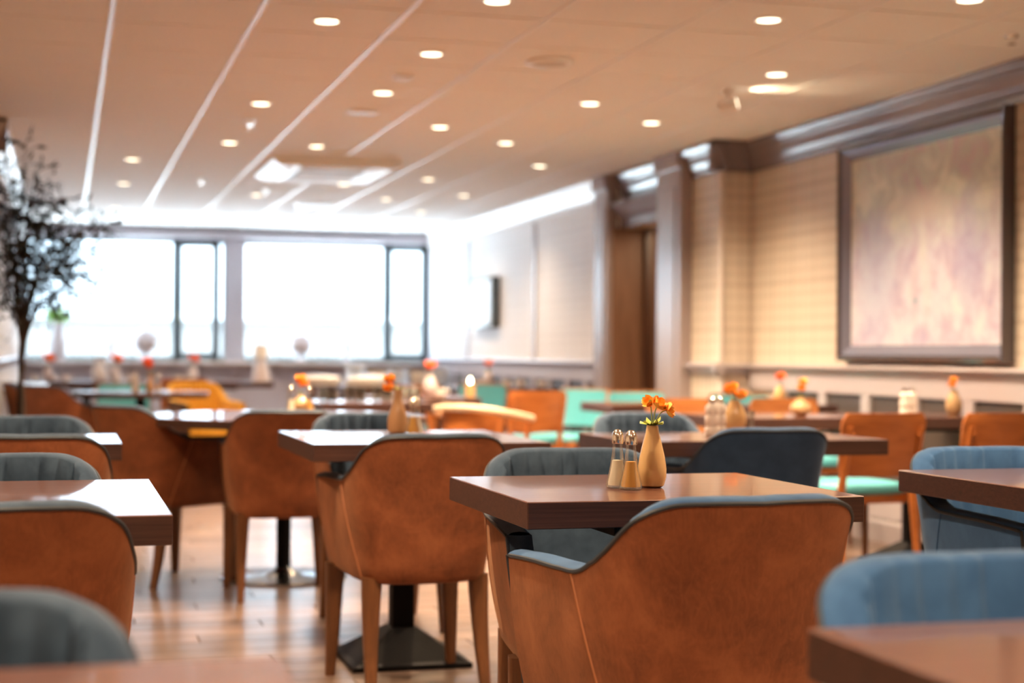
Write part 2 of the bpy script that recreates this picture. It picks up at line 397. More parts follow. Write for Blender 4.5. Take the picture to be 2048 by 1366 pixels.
# panels under the window sill
for k in range(8):
    x = -0.35 + 0.58*k; b = bmesh.new(); box(b, (x+0.29, YB-0.01, 0.48), (0.46, 0.02, 0.62), 0.006, seg=1); finish('wall_panel', b, M['post'], wall_back, smooth=False)
b = bmesh.new(); box(b, (1.95, YB-0.06, 2.405), (4.8, 0.16, 0.12), 0.006); struct(finish('trim_1', b, M['post'], smooth=False))     # curtain box
b = bmesh.new(); box(b, (1.90, YB-0.06, ZS-0.02), (4.7, 0.30, 0.04), 0.008); struct(finish('trim_2', b, M['trim_light'], smooth=False))   # window sill
# corridor behind the doorway
wall_cor = wall('wall_corridor', [slab(5.5, 5.6, 9.6, 13.4), slab(XR+0.2, 5.6, 13.3, 13.4), slab(XR+0.2, 5.6, 9.6, 9.7), slab(XR, 5.6, 9.6, 13.4, 2.3, 2.4), slab(4.2, 5.6, 9.6, 13.4, -0.2, -0.001)], M['brown_wall'])

def extrude_profile(name, prof, p0, p1, out, mat, parent=None):
    """profile (distance out of the wall, z) swept from p0 to p1; out = horizontal direction away from the wall"""
    b = bmesh.new(); rows = []
    for p in (p0, p1): rows.append([(p[0]+out[0]*d, p[1]+out[1]*d, z) for d, z in prof])
    loft(b, rows, True, True, True); return struct(finish(name, b, mat, parent, smooth=False)) if parent is None else finish(name, b, mat, parent, smooth=False)
Z = CEIL
CROWN = [(0, Z-0.20), (0.018, Z-0.20), (0.022, Z-0.165), (0.035, Z-0.155), (0.045, Z-0.12), (0.07, Z-0.075), (0.075, Z-0.06), (0.092, Z-0.05), (0.10, Z-0.022), (0.10, Z), (0, Z)]
extrude_profile('trim_3', CROWN, (XR, YF), (XR, YP), (-1, 0), M['trim'])
extrude_profile('trim_4', CROWN, (XP-0.10, YP), (XR, YP), (0, -1), M['trim'])
extrude_profile('trim_5', CROWN, (XP, YP-0.10), (XP, 10.46), (-1, 0), M['trim'])
extrude_profile('trim_6', CROWN, (XP+0.06, 10.9), (XP+0.06, 12.06), (-1, 0), M['trim'])
extrude_profile('trim_7', CROWN, (XP, 12.36), (XP, YB), (-1, 0), M['trim_light'])
extrude_profile('trim_8', CROWN, (XLF, YL-0.10), (XLF, YB), (1, 0), M['trim_light'])
extrude_profile('trim_9', CROWN, (XL, YL), (XLF+0.1, YL), (0, -1), M['trim'])
RAIL = [(0, 0.985), (0.055, 0.985), (0.062, 0.970), (0.052, 0.955), (0.03, 0.945), (0.025, 0.915), (0, 0.915)]
extrude_profile('trim_10', RAIL, (XR, YF), (XR, YP), (-1, 0), M['wainscot'])
extrude_profile('trim_11', RAIL, (XP-0.06, YP), (XR, YP), (0, -1), M['wainscot'])
extrude_profile('trim_12', RAIL, (XP, YP-0.06), (XP, 10.46), (-1, 0), M['wainscot'])
extrude_profile('trim_13', RAIL, (XP, 12.36), (XP, YB), (-1, 0), M['wainscot'])
extrude_profile('trim_14', RAIL, (XLF, YL), (XLF, YB), (1, 0), M['wainscot'])
BASE = [(0, 0.0), (0.018, 0.0), (0.018, 0.11), (0.01, 0.12), (0, 0.12)]
extrude_profile('baseboard_right', BASE, (XR-0.05, 3.0), (XR-0.05, YP), (-1, 0), M['wainscot'])
extrude_profile('baseboard_left', BASE, (XL, YF), (XL, YL), (1, 0), M['trim'])
# wainscot framing: rails, stiles, dark recessed panels
def wainscot(X, y0, y1, step, start, prefix):
    b = bmesh.new(); box(b, (X-0.012, (y0+y1)/2, 0.865), (0.026, y1-y0, 0.10), 0.004, seg=1); finish('wainscot_rail', b, M['wainscot'], wall_right, smooth=False)
    b = bmesh.new(); box(b, (X-0.012, (y0+y1)/2, 0.19), (0.026, y1-y0, 0.14), 0.004, seg=1); finish('wainscot_rail', b, M['wainscot'], wall_right, smooth=False)
    y = start; me_s = me_p = None
    while y > y0:
        for kind in ('stile', 'panel'):
            yy = y if kind == 'stile' else y-step/2
            if yy < y0 or yy > y1: continue
            b = bmesh.new()
            if kind == 'stile': box(b, (0, 0, 0), (0.024, 0.10, 0.56), 0.003, seg=1)
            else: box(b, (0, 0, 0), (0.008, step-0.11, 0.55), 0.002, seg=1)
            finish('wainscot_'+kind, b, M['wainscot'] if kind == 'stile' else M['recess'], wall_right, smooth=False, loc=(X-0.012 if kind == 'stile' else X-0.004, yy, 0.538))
        y -= step
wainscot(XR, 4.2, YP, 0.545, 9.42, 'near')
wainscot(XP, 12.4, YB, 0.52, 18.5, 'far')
# pier corner bead, pilasters beside the doorway, lintel cornice
b = bmesh.new(); lathe(b, [(0.022, 0), (0.022, CEIL-0.19)], 12); struct(finish('trim_15', b, M['trim_light'], loc=(XP, YP, 0)))
def pilaster(name, y0, y1):
    b = bmesh.new(); w = y1-y0; c = (y0+y1)/2
    box(b, (XP-0.045, c, CEIL/2), (0.09, w, CEIL), 0.006, seg=1); box(b, (XP-0.095, c, CEIL/2), (0.012, w*0.62, CEIL-0.5), 0.004, seg=1)
    box(b, (XP-0.06, c, 0.12), (0.12, w+0.03, 0.24), 0.008, seg=1); box(b, (XP-0.06, c, CEIL-0.06), (0.12, w+0.02, 0.12), 0.008, seg=1)
    return struct(finish(name, b, M['trim_mid'], smooth=False))
pilaster('trim_16', 10.47, 10.93); pilaster('trim_17', 12.05, 12.36)
LINT = [(0, 2.05), (0.03, 2.05), (0.03, 2.12), (0.06, 2.14), (0.10, 2.20), (0.12, 2.215), (0.12, 2.24), (0, 2.25)]
extrude_profile('trim_18', LINT, (XP+0.05, D0-0.02), (XP+0.05, D1+0.02), (-1, 0), M['trim'])
# door leaf standing open into the corridor
door = bmesh.new(); box(door, (5.12, D1+0.02, 1.0), (0.80, 0.045, 1.99), 0.004, seg=1)
door_o = struct(finish('door_1', door, M['brown_wall'], smooth=False))
for z, h in ((0.55, 0.7), (1.45, 0.8)):
    b = bmesh.new(); box(b, (5.12, D1-0.004, z), (0.56, 0.012, h), 0.005, seg=1); finish('door_panel', b, M['brown_wall'], door_o, smooth=False)
b = bmesh.new(); tube(b, [(5.45, D1-0.002, 1.02), (5.45, D1-0.05, 1.02), (5.35, D1-0.05, 1.02)], 0.009, 8); finish('door_handle', b, M['chrome'], door_o)
b = bmesh.new(); box(b, (XP+0.19, D1-0.012, 1.025), (0.46, 0.024, 2.05), 0.003, seg=1); finish('door_jamb', b, M['brown_wall'], door_o, smooth=False)
b = bmesh.new(); box(b, (XP+0.24, D1-0.05, 1.025), (0.05, 0.05, 2.05), 0.004, seg=1); finish('door_stop', b, M['leg_dark'], door_o, smooth=False)
b = bmesh.new(); box(b, (XP+0.19, D0+0.012, 1.025), (0.46, 0.024, 2.05), 0.003, seg=1); finish('door_jamb', b, M['brown_wall'], door_o, smooth=False)
# vertical joint strips on the far right wall
for k, yj in enumerate((14.35, 16.9)):
    b = bmesh.new(); box(b, (XP-0.008, yj, 1.63), (0.016, 0.09, 1.28), 0.003, seg=1); struct(finish('trim_%d' % (19+k), b, M['wainscot'], smooth=False))

# windows
def window(n, x0, x1, parts):
    f = bmesh.new(); t = 0.05; d = 0.07; yc = YB+0.11
    box(f, ((x0+x1)/2, yc, ZS+t/2), (x1-x0, d, t), 0.004, seg=1); box(f, ((x0+x1)/2, yc, ZT-t/2), (x1-x0, d, t), 0.004, seg=1)
    root = struct(finish('window_%d' % n, f, M['win_frame'], smooth=False))
    for x in parts['posts']:
        b = bmesh.new(); box(b, (x[0], yc, (ZS+ZT)/2), (x[1], d, ZT-ZS), 0.004, seg=1); finish('window_post', b, M['win_frame'], root, smooth=False)
    s0, s1 = parts['sash']; b = bmesh.new(); zc = (ZS+ZT)/2
    for x in (s0+0.018, s1-0.018): box(b, (x, yc-0.02, zc), (0.036, 0.06, ZT-ZS-0.09), 0.004, seg=1)
    for z in (ZS+0.075, ZT-0.065): box(b, ((s0+s1)/2, yc-0.02, z), (s1-s0, 0.06, 0.045), 0.004, seg=1)
    sash = finish('sash_frame', b, M['win_frame'], root, smooth=False)
    b = bmesh.new(); box(b, (s0+0.02, yc-0.065, 1.45), (0.02, 0.03, 0.12), 0.004, seg=1); finish('sash_handle', b, M['chrome'], sash, smooth=False)
    for (a, c) in parts['panes']:
        b = bmesh.new(); box(b, ((a+c)/2, yc, zc), (c-a, 0.006, ZT-ZS-0.04)); finish('pane', b, M['pane'], root, smooth=False)
window(1, -0.45, 1.81, {'posts': [(-0.42, 0.05), (1.25, 0.085), (1.72, 0.06), (1.80, 0.02)], 'sash': (1.285, 1.70), 'panes': [(-0.40, 1.22), (1.29, 1.70), (1.745, 1.80)]})
window(2, 2.03, 4.24, {'posts': [(2.035, 0.015), (3.73, 0.08), (4.205, 0.07)], 'sash': (3.76, 4.19), 'panes': [(2.04, 3.70), (3.77, 4.19)]})

# outside: paving, low white wall, pale building
b = bmesh.new(); box(b, (0, 59.2, -0.35), (160, 80, 0.3)); struct(finish('ground', b, M['asphalt'], smooth=False))
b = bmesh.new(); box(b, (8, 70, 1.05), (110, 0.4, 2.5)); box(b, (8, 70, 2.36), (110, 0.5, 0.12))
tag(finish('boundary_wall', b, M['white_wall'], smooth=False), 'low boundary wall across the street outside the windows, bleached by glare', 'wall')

# ------------------------------------------------------------------ tub chair
PATH = [(0, -.298), (.09, -.292), (.165, -.273), (.218, -.238), (.247, -.182), (.259, -.10), (.261, 0), (.260, .14), (.256, .285)]
HT = [.790, .791, .786, .757, .700, .658, .651, .648, .640]
SUB = 8
half = catmull([(p[0], p[1], h) for p, h in zip(PATH, HT)], SUB)
path = [(-x, y, h) for x, y, h in reversed(half[1:])] + half          # left arm front ... back centre ... right arm front
NP = len(path); MID = NP//2
ZB = 0.345
def plan_normal(i):
    a, b = path[max(i-1, 0)], path[min(i+1, NP-1)]; d = Vector((b[0]-a[0], b[1]-a[1])).normalized(); return Vector((d.y, -d.x))   # outward
def outer_pt(i, z, h):
    x, y, _ = path[i]; t = min(1.0, (z-ZB)/(0.795-ZB))
    k = 1 - 0.23*(1-t)**1.05; ky = 1 - (0.20*(1-t)**1.1 if y < 0 else 0.05*(1-t))
    if y < -0.15: y -= 0.022*ss(0.6, 1.0, t)
    return Vector((x*k, y*ky, z))
PLEAT = [0.0]*NP
_r = random.Random(5); _c = 2.0
while _c < NP:
    _a = _r.uniform(0.45, 1.0)
    for i in range(NP): PLEAT[i] = max(PLEAT[i], _a*math.exp(-((i-_c)/1.0)**2))
    _c += _r.uniform(4.0, 7.5)
def make_tub_chair(label, loc, rz, outer, inner, legm, seam, group=None):
    root = empty('tub_chair', label, 'chair', loc, rz, group)
    # outer shell
    bm = bmesh.new(); rows = []
    for v in (0.0, 0.012, 0.05, 0.14, 0.28, 0.42, 0.56, 0.70, 0.82, 0.92, 1.0):
        row = []
        for i in range(NP):
            h = path[i][2]; z = ZB + (h-ZB)*v; p = outer_pt(i, z, h); n = plan_normal(i)
            off = {0.0: 0.022, 0.012: 0.008}.get(v, 0.0)
            bulge = 0.006*math.sin(PI*v)
            row.append((p.x - n.x*(off-bulge), p.y - n.y*(off-bulge), z))
        rows.append(row)
    vs = loft(bm, rows, closed=False); b0 = vs[0]
    for i in range(MID): # underside
        a, c, d, e = b0[i], b0[i+1], b0[NP-2-i], b0[NP-1-i]
        bm.faces.new((a, c, d, e) if c is not d else (a, c, e))
    finish('leather_shell' if outer is M['cognac'] else 'outer_shell', bm, outer, root, angle=60)
    # inner upholstery: rim, inner face with gathered pleats, arm fronts
    bm = bmesh.new(); T = 0.056; rows = []
    def inner_pt(i, z, v, h):
        p = outer_pt(i, z, h); n = plan_normal(i); back = 1-ss(0.30, 0.62, abs(i-MID)/MID)
        pl = 0.012*back*ss(0.30, 0.80, v)*PLEAT[i]
        return (p.x - n.x*(T-0.010*math.sin(PI*min(v, 1))-pl), p.y - n.y*(T+0.006*back-pl-0.012*math.sin(PI*v)*back), z)
    for k in range(9):
        v = k/8; row = []
        for i in range(NP):
            h = path[i][2]; z = 0.43 + (h-0.43)*v; row.append(inner_pt(i, z, v, h))
        rows.append(row)
    top = []
    for k in range(1, 6):
        a = PI*k/6; row = []
        for i in range(NP):
            h = path[i][2]; p1 = Vector(rows[8][i]); p0 = outer_pt(i, h, h); c = (p0+p1)/2; r = (p0-p1)/2
            q = c - r*math.cos(a); row.append((q.x, q.y, h + 0.011*math.sin(a)))
        top.append(row)
    out = [tuple(outer_pt(i, path[i][2], path[i][2])) for i in range(NP)]
    loft(bm, rows + top + [out], closed=False)
    for i in (0, NP-1):   # arm fronts
        h = path[i][2]; zs = [ZB+0.004+(h-ZB)*k/6 for k in range(7)]
        A = [outer_pt(i, z, h) for z in zs]; n = plan_normal(i)
        rws = []
        for j in range(4):
            t = j/3; rws.append([(a.x-n.x*T*t, a.y + 0.016*math.sin(PI*t), a.z) for a in A])
        loft(bm, rws, closed=False)
    finish('velvet_lining', bm, inner, root, angle=60)
    # piping along the top edge and down the arm fronts
    bm = bmesh.new(); e = [Vector(outer_pt(i, path[i][2], path[i][2])) for i in range(NP)]
    dn = lambda i: [Vector(outer_pt(i, ZB+0.02+(path[i][2]-ZB-0.02)*k/6, path[i][2])) for k in range(7)]
    tube(bm, dn(0)[:-1] + e + list(reversed(dn(NP-1)))[1:], 0.0042, 6); finish('edge_piping', bm, M['piping'], root)
    # raised seams where the back panel meets the arms
    for sgn in (-1, 1):
        bm = bmesh.new(); pts = []
        for k in range(12):
            v = k/11; off = (27.0 - 7.0*v)*SUB/5; i = MID + sgn*int(off); i2 = i + sgn; f = off-int(off)
            h = path[MID+sgn*int(27*SUB/5)][2]; z = h - 0.004 - (h-ZB-0.012)*v
            p = outer_pt(i, z, h)*(1-f) + outer_pt(i2, z, h)*f; n = plan_normal(i); bul = 0.006*math.sin(PI*(z-ZB)/max(path[i][2]-ZB, .1))
            pts.append((p.x+n.x*bul, p.y+n.y*bul, z))
        tube(bm, pts, 0.0026, 6); finish('back_seam', bm, seam, root)
    # seat cushion
    bm = bmesh.new(); rws = []
    for s, z in ((0.90, 0.362), (0.985, 0.375), (1.0, 0.42), (0.985, 0.462), (0.93, 0.478), (0.75, 0.486)):
        row = []
        for k in range(32):
            a = 2*PI*k/32; cx, cy = math.cos(a), math.sin(a); e_ = 0.42
            row.append((0.186*s*math.copysign(abs(cx)**e_, cx), 0.035+0.225*s*math.copysign(abs(cy)**e_, cy), z))
        rws.append(row)
    loft(bm, rws, True, True, True); finish('seat_cushion', bm, inner, root, angle=60)
    bm = bmesh.new(); box(bm, (0, 0.205, 0.385), (0.36, 0.03, 0.075), 0.008); finish('front_rail', bm, outer, root)
    # legs
    for sx, yy, back in ((-1, 0.205, 0), (1, 0.205, 0), (-1, -0.165, 1), (1, -0.165, 1)):
        bm = bmesh.new(); rws = []
        for k in range(8):
            t = k/7; z = 0.365*(1-t); w = 0.030-0.015*t; dx = 0.0 + 0.012*t
            dy = (-0.055*t*t if back else 0.012*t)
            x = sx*((0.168 if back else 0.192) + dx); row = []
            for q in range(12):
                a = 2*PI*q/12; cx, cy = math.cos(a), math.sin(a)
                row.append((x + w*math.copysign(abs(cx)**0.5, cx), yy + dy + w*math.copysign(abs(cy)**0.5, cy), z))
            rws.append(row)
        loft(bm, rws, True, True, True); finish('leg', bm, legm, root, angle=60)
    return root
FACE_N, FACE_S = 0.0, PI      # facing the windows / facing the camera
c_near = make_tub_chair('closest cognac tub chair, blue rimmed back to us, at the sand vase table', (1.113, 2.80, 0), 0.085, M['cognac'], M['blue'], M['leg_wood'], M['cognac_seam'])
c_dark = make_tub_chair('cognac leather tub chair facing us behind the table with the tall sand vase', (1.21, 3.61, 0), FACE_S-0.14, M['cognac'], M['teal'], M['leg_wood'], M['cognac_seam'])
c_blue = make_tub_chair('blue velvet tub chair with dark navy back to us, before the bottle shakers', (2.27, 5.165, 0), 0.0, M['navy'], M['blue'], M['leg_dark'], M['navy'])
c_must = make_tub_chair('cognac tub chair with mustard yellow lining facing us beside the far round table', (1.05, 12.55, 0), FACE_S+0.25, M['cognac'], M['mustard'], M['leg_wood'], M['cognac_seam'])
c_sky = make_tub_chair('blue velvet tub chair facing us, pleated back and one arm above a cut-off table', (2.36, 3.50, 0), FACE_S, M['blue'], M['blue'], M['leg_dark'], M['blue'])
dup(c_sky, (1.07, 1.45, 0), FACE_S, 'pale blue velvet tub chair facing us, blurred, behind the closest dark table corner')
dup(c_dark, (1.055, 4.92, 0), 0.07, 'cognac tub chair with its back to us, legs before a black pyramid pedestal')
dup(c_dark, (1.17, 6.02, 0), FACE_S, 'tub chair facing us behind the square table, only its grey teal back top showing')
dup(c_dark, (-0.12, 2.93, 0), 0.0, 'cognac tub chair back cut by the frame, before the bluish shining table')
dup(c_dark, (-0.14, 3.60, 0), FACE_S, 'dark teal tub chair facing us just beyond the bluish shining table')
dup(c_dark, (-0.10, 5.04, 0), 0.0, 'cognac tub chair back cut by the frame, before the small table end')
dup(c_dark, (-0.12, 5.81, 0), FACE_S, 'dark teal tub chair facing us behind the small table end, farthest of its row')
dup(c_dark, (-0.155, 1.39, 0), FACE_S, 'very blurred dark teal tub chair top, closest to us beside the aisle')
dup(c_dark, (0.90, 6.90, 0), -0.02, 'cognac tub chair with its back to us at the front of the large round table')
dup(c_dark, (0.46, 7.42, 0), -0.95, 'cognac tub chair turned sideways to the large round table, side and arm showing')
dup(c_dark, (2.32, 5.98, 0), FACE_S, 'tub chair with grey blue back top behind the table with bottle shakers')
dup(c_dark, (0.02, 11.7, 0), -0.7, 'brown leather tub chair beside the far round table, near the olive tree')
dup(c_dark, (-0.12, 12.6, 0), -1.4, 'brown leather tub chair right behind the olive tree trunk')

# ------------------------------------------------------------------ bistro chair (plywood back, turquoise seat)
def make_bistro(label, loc, rz, padded):
    root = empty('bistro_chair', label, 'chair', loc, rz)
    def panel(off, th, w0, z0, z1, shrink):
        bm = bmesh.new(); n = 14
        W = 0.215-shrink; rows_f = []
        for j in range(9):
            v = j/8; z = z0+(z1-z0)*v; lean = -0.06*v
            # rounded corners: width shrinks at the ends
            q = abs(2*v-1); ww = W*(1-0.12*max(0, (q-0.55)/0.45)**3)*(0.94+0.06*v)
            r = []
            for i in range(n+1):
                t = -1+2*i/n; r.append((ww*t, -0.19+lean+off-0.035*(1-t*t)+0.0, z))
            rows_f.append(r)
        rows_b = [[(x, y-th, z) for x, y, z in r] for r in rows_f]
        ring = []
        for rf, rb in zip(rows_f, rows_b): ring.append(list(rf)+list(reversed(rb)))
        loft(bm, ring, True, True, True); return bm
    finish('backrest', panel(0, 0.012, 0, 0.515, 0.795, 0), M['ply'], root, angle=50)
    if padded: finish('back_pad', panel(0.028, 0.026, 0, 0.53, 0.785, 0.012), M['turq'], root, angle=50)
    bm = bmesh.new(); rws = []
    for s, z in ((0.93, 0.432), (1.0, 0.442), (1.0, 0.462), (0.95, 0.478), (0.75, 0.484)):
        row = []
        for k in range(28):
            a = 2*PI*k/28; cx, cy = math.cos(a), math.sin(a); row.append((0.205*s*math.copysign(abs(cx)**0.45, cx), 0.015+0.20*s*math.copysign(abs(cy)**0.45, cy), z))
        rws.append(row)
    loft(bm, rws, True, True, True); finish('seat_pad', bm, M['turq'], root, angle=50)
    bm = bmesh.new(); box(bm, (0, 0.015, 0.412), (0.36, 0.36, 0.04), 0.006); finish('seat_frame', bm, M['ply'], root)
    for sx in (-1, 1):
        bm = bmesh.new(); tube(bm, [(sx*0.17, 0.17, 0.43), (sx*0.185, 0.185, 0.2), (sx*0.195, 0.195, 0)], [0.018, 0.016, 0.012], 10); finish('leg', bm, M['leg_wood'], root)
        bm = bmesh.new(); tube(bm, [(sx*0.178, -0.262, 0.735), (sx*0.180, -0.235, 0.62), (sx*0.182, -0.195, 0.44), (sx*0.19, -0.215, 0.2), (sx*0.20, -0.25, 0)], [0.011, 0.015, 0.019, 0.016, 0.012], 10)
        finish('leg', bm, M['ply'], root)
        bm = bmesh.new(); lathe(bm, [(0.004, 0), (0.009, 0.003), (0.009, 0.012)], 10); o = finish('rivet', bm, M['ply'], root); o.location = (sx*0.165, -0.272, 0.70); o.rotation_euler = (-PI/2, 0, 0)
    return root
b1 = make_bistro('orange plywood bistro chair, turquoise seat, whole back in view beside the navy-backed chair', (3.42, 6.50, 0), 0.08, False)
b2 = make_bistro('wooden chair with turquoise padded back, turned towards the window end, near the doorway', (3.42, 10.75, 0), 2.3, True)
dup(b1, (4.02, 6.47, 0), 0.0, 'orange plywood bistro chair cut by the frame, nearest to the panelled wall')
dup(b1, (3.02, 10.45, 0), 0.1, 'orange plywood bistro chair with a turquoise seat in front of the far wainscot')
dup(b2, (3.72, 9.9, 0), FACE_S, 'turquoise padded chair facing us in front of the doorway')
dup(b2, (4.16, 9.2, 0), FACE_S, 'turquoise padded chair facing us below the wall pier')
dup(b2, (0.45, 12.45, 0), FACE_S, 'turquoise padded chair facing us behind the far round table')
dup(b1, (3.35, 8.15, 0), FACE_S, 'orange wooden chair facing us behind the table with the squat vase')
dup(b1, (3.98, 8.15, 0), FACE_S, 'orange wooden chair facing us behind the table with white bottle shakers')
dup(b1, (1.05, 14.9, 0), 0.0, 'brown wooden chair in front of the window tables')
dup(b1, (2.55, 12.2, 0), 0.2, 'brown wooden chair in front of the white crockery')
dup(b2, (3.16, 12.35, 0), 2.6, 'small turquoise padded chair beside the far wainscot, partly hidden by plywood backs')

# armchair with pale wooden arm
arm = empty('armchair', 'orange wooden armchair with a pale curved arm, beyond the square table', 'chair', (2.47, 9.52, 0), -0.75)
bm = bmesh.new(); tube(bm, catmull([(-0.26, 0.20, 0.64), (-0.27, 0.0, 0.665), (-0.24, -0.17, 0.69), (-0.12, -0.26, 0.71), (0, -0.28, 0.715), (0.12, -0.26, 0.71), (0.24, -0.17, 0.69), (0.27, 0.0, 0.665), (0.26, 0.20, 0.64)], 5), 0.022, 8); finish('arm_rail', bm, plain('pale_beech', (0.62, 0.50, 0.36), 0.35), arm)
bm = bmesh.new(); box(bm, (0, 0.0, 0.43), (0.46, 0.44, 0.07), 0.02); finish('seat', bm, M['ply'], arm)
bm = bmesh.new(); loft(bm, [[(0.22*math.sin(a), -0.02-0.24*math.cos(a), z) for a in [(-1.2+2.4*k/12) for k in range(13)]] + [(0.21*math.sin(a), -0.02-0.225*math.cos(a), z) for a in [(1.2-2.4*k/12) for k in range(13)]] for z in (0.47, 0.55, 0.69)], True, True, True); finish('backrest', bm, M['ply'], arm)
for sx, yy in ((-1, .19), (1, .19), (-1, -.19), (1, -.19)):
    bm = bmesh.new(); tube(bm, [(sx*0.25, yy, 0.655 if yy > 0 else 0.66), (sx*0.215, yy, 0.43), (sx*0.23, yy*1.05, 0)], [0.014, 0.02, 0.013], 8); finish('leg', bm, M['ply'], arm)

# ------------------------------------------------------------------ tables
def make_table(label, x0, x1, y0, y1, half=0.19, bdy=0.0, th=0.054, top=0.75):
    cx, cy = (x0+x1)/2, (y0+y1)/2; root = empty('dining_table', label, 'table', (cx, cy, 0)); w, d = x1-x0, y1-y0
    bm = bmesh.new(); box(bm, (0, 0, top-th/2), (w, d, th), 0.0018, seg=1)
    for f in bm.faces: f.material_index = 0 if f.calc_center_median().z > top-0.001 else 1
    finish('tabletop', bm, [M['table'], M['table_edge_shaded']], root, smooth=False)
    bm = bmesh.new(); box(bm, (0, bdy, 0.39), (0.075, 0.075, 0.62), 0.004); finish('column', bm, M['black'], root)
    bm = bmesh.new(); s = half
    loft(bm, [[(-k, bdy-k, z), (k, bdy-k, z), (k, bdy+k, z), (-k, bdy+k, z)] for k, z in ((s, 0), (s, 0.016), (s-0.02, 0.022), (0.10, 0.075), (0.045, 0.115))], True, True, True)
    finish('base', bm, M['black'], root, smooth=False)
    bm = bmesh.new(); box(bm, (0, bdy, top-th-0.012), (0.34, 0.34, 0.022), 0.004, seg=1); finish('top_bracket', bm, M['black'], root, smooth=False)
    return root
def make_round(label, x, y, r, top=0.75):
    root = empty('round_table', label, 'table', (x, y, 0))
    bm = bmesh.new(); lathe(bm, [(r-0.006, top-0.04), (r, top-0.036), (r, top-0.004), (r-0.004, top)], 64)
    for f in bm.faces: f.material_index = 0 if f.calc_center_median().z > top-0.003 else 1
    finish('tabletop', bm, [M['table'], M['table_edge_shaded']], root, angle=30)
    bm = bmesh.new(); lathe(bm, [(0.034, 0.03), (0.034, top-0.04)], 20); finish('column', bm, M['black'], root)
    bm = bmesh.new(); lathe(bm, [(0.29, 0), (0.29, 0.010), (0.27, 0.014), (0.10, 0.018), (0.05, 0.03), (0.036, 0.05)], 48); finish('base', bm, M['steel'], root, angle=50)
    return root
make_table('sharp dark walnut table with the sand vase and salt shakers on it', 0.876, 1.605, 2.998, 3.655, half=0.17, bdy=-0.12)
make_table('bluish shining walnut table cut by the frame, behind an orange chair back', -0.56, 0.19, 2.89, 3.71)
make_table('small visible table end with a white sheen, second along the aisle', -0.56, 0.18, 5.16, 5.74)
make_table('square walnut table with brown bottle vase, on a black pyramid pedestal', 0.735, 1.49, 4.84, 5.68, half=0.2, bdy=0.07, top=0.76)
make_table('dark walnut table corner behind which a pleated blue chair faces us', 2.06, 2.80, 3.00, 3.67, half=0.15, bdy=-0.18)
make_table('blurred dark table corner closest to us, in front of the pale blue chair', 0.764, 1.50, 0.88, 1.552, bdy=-0.1)
make_table('blurred table edge closest to us along the bottom, before the dark teal chair', -0.56, 0.20, 0.85, 1.525, bdy=-0.1)
make_table('walnut table holding bottle shakers and a brown bud vase, behind the navy chair', 1.83, 2.78, 5.02, 5.60)
make_table('walnut table with the squat bronze vase, by the plywood bistro chairs', 2.96, 3.66, 6.80, 7.50)
make_table('walnut table with white bottle shakers, on a black column beside the wainscot', 3.76, 4.42, 6.80, 7.50)
make_table('distant table before the doorway with a bluish sheen on its edge', 3.05, 3.75, 8.70, 9.30)
make_table('distant table beside the pier with an orange flower vase', 3.82, 4.40, 8.55, 9.05)
make_table('distant table set with upside-down tumblers beyond the large round table', 1.42, 2.08, 9.10, 9.75)
make_table('distant table with a bright candle holder, behind the pale-armed chair', 1.95, 2.62, 10.05, 10.8)
make_table('long window table set with white crockery, behind the far round table', -0.35, 0.78, 15.4, 16.1)
make_table('window table carrying the white lamp, in front of the window post', 0.95, 1.95, 15.4, 16.1)
make_table('far table with cups, between the crockery sideboard and the wainscot', 3.20, 4.05, 12.9, 13.6)
make_round('large round table with window light sheen, between two cognac chairs', 0.985, 7.38, 0.655)
make_round('far round table with turquoise sheen, near the olive tree', 0.535, 11.75, 0.48)

# ------------------------------------------------------------------ downlights (0.6 m ceiling grid)
def make_light(x, y, label):
    root = empty('ceiling_downlight', label, 'light', (x, y, CEIL), 0, 'recessed round downlights in the tiled ceiling')
    bm = bmesh.new(); lathe(bm, [(0.050, 0.0), (0.050, -0.007), (0.056, -0.009), (0.064, -0.004), (0.066, 0.002)], 32, cap0=False, cap1=False); finish('trim_ring', bm, M['white'], root)
    bm = bmesh.new(); lathe(bm, [(0.0501, -0.005), (0.03, -0.008), (0.008, -0.009)], 32); finish('diffuser', bm, M['lamp'], root)
    add_lamp(root, 1.0); return root
def add_lamp(root, k):
    l = bpy.data.lights.new('downlight_lamp', 'SPOT'); l.energy = LAMP_W*k*4; l.color = LAMP_COL; l.spot_size = math.radians(135); l.spot_blend = 1.0; l.shadow_soft_size = 0.05
    lo = bpy.data.objects.new('downlight_lamp', l); COL.objects.link(lo); lo.parent = root; lo.location = (0, 0, -0.03)
GX = [0.483+0.6*i for i in range(6)]
GRID = [(2, 0), (1, 1), (2, 2), (2, 4), (1, 5), (3, 6), (1, 8), (2, 8), (0, 10), (0, 13), (0, 17), (2, 14), (3, 12), (3, 16), (2, 18), (4, 14), (4, 11), (5, 13), (5, 16), (4, 18), (5, 9), (4, 7), (4, 4), (5, 5), (4, 0), (5, 2), (5, -1)]
proto_l = None
ORD = ['first', 'second', 'third', 'fourth', 'fifth', 'sixth', 'seventh']
LINE = ['line by the olive tree', 'second line from the olive tree', 'third line from the olive tree', 'third line from the painting', 'second line from the painting', 'line nearest the painting']
for gx, row in GRID:
    n_ = sorted([r for g, r in GRID if g == gx], reverse=True).index(row)
    LL = 'round ceiling downlight, %s from the windows in the %s' % (ORD[n_], LINE[gx])
    x, y = GX[gx], 6.258+0.6*row
    if proto_l is None: proto_l = make_light(x, y, LL)
    else: dup(proto_l, (x, y, CEIL), 0, LL)
for o in COL.objects:      # the lamps near the daylight are dimmed
    if o.type == 'LIGHT' and o.name.startswith('downlight_lamp') and o.parent and o.parent.location.y > 11.0:
        o.data = o.data.copy(); o.data.energy = LAMP_W*4*0.3
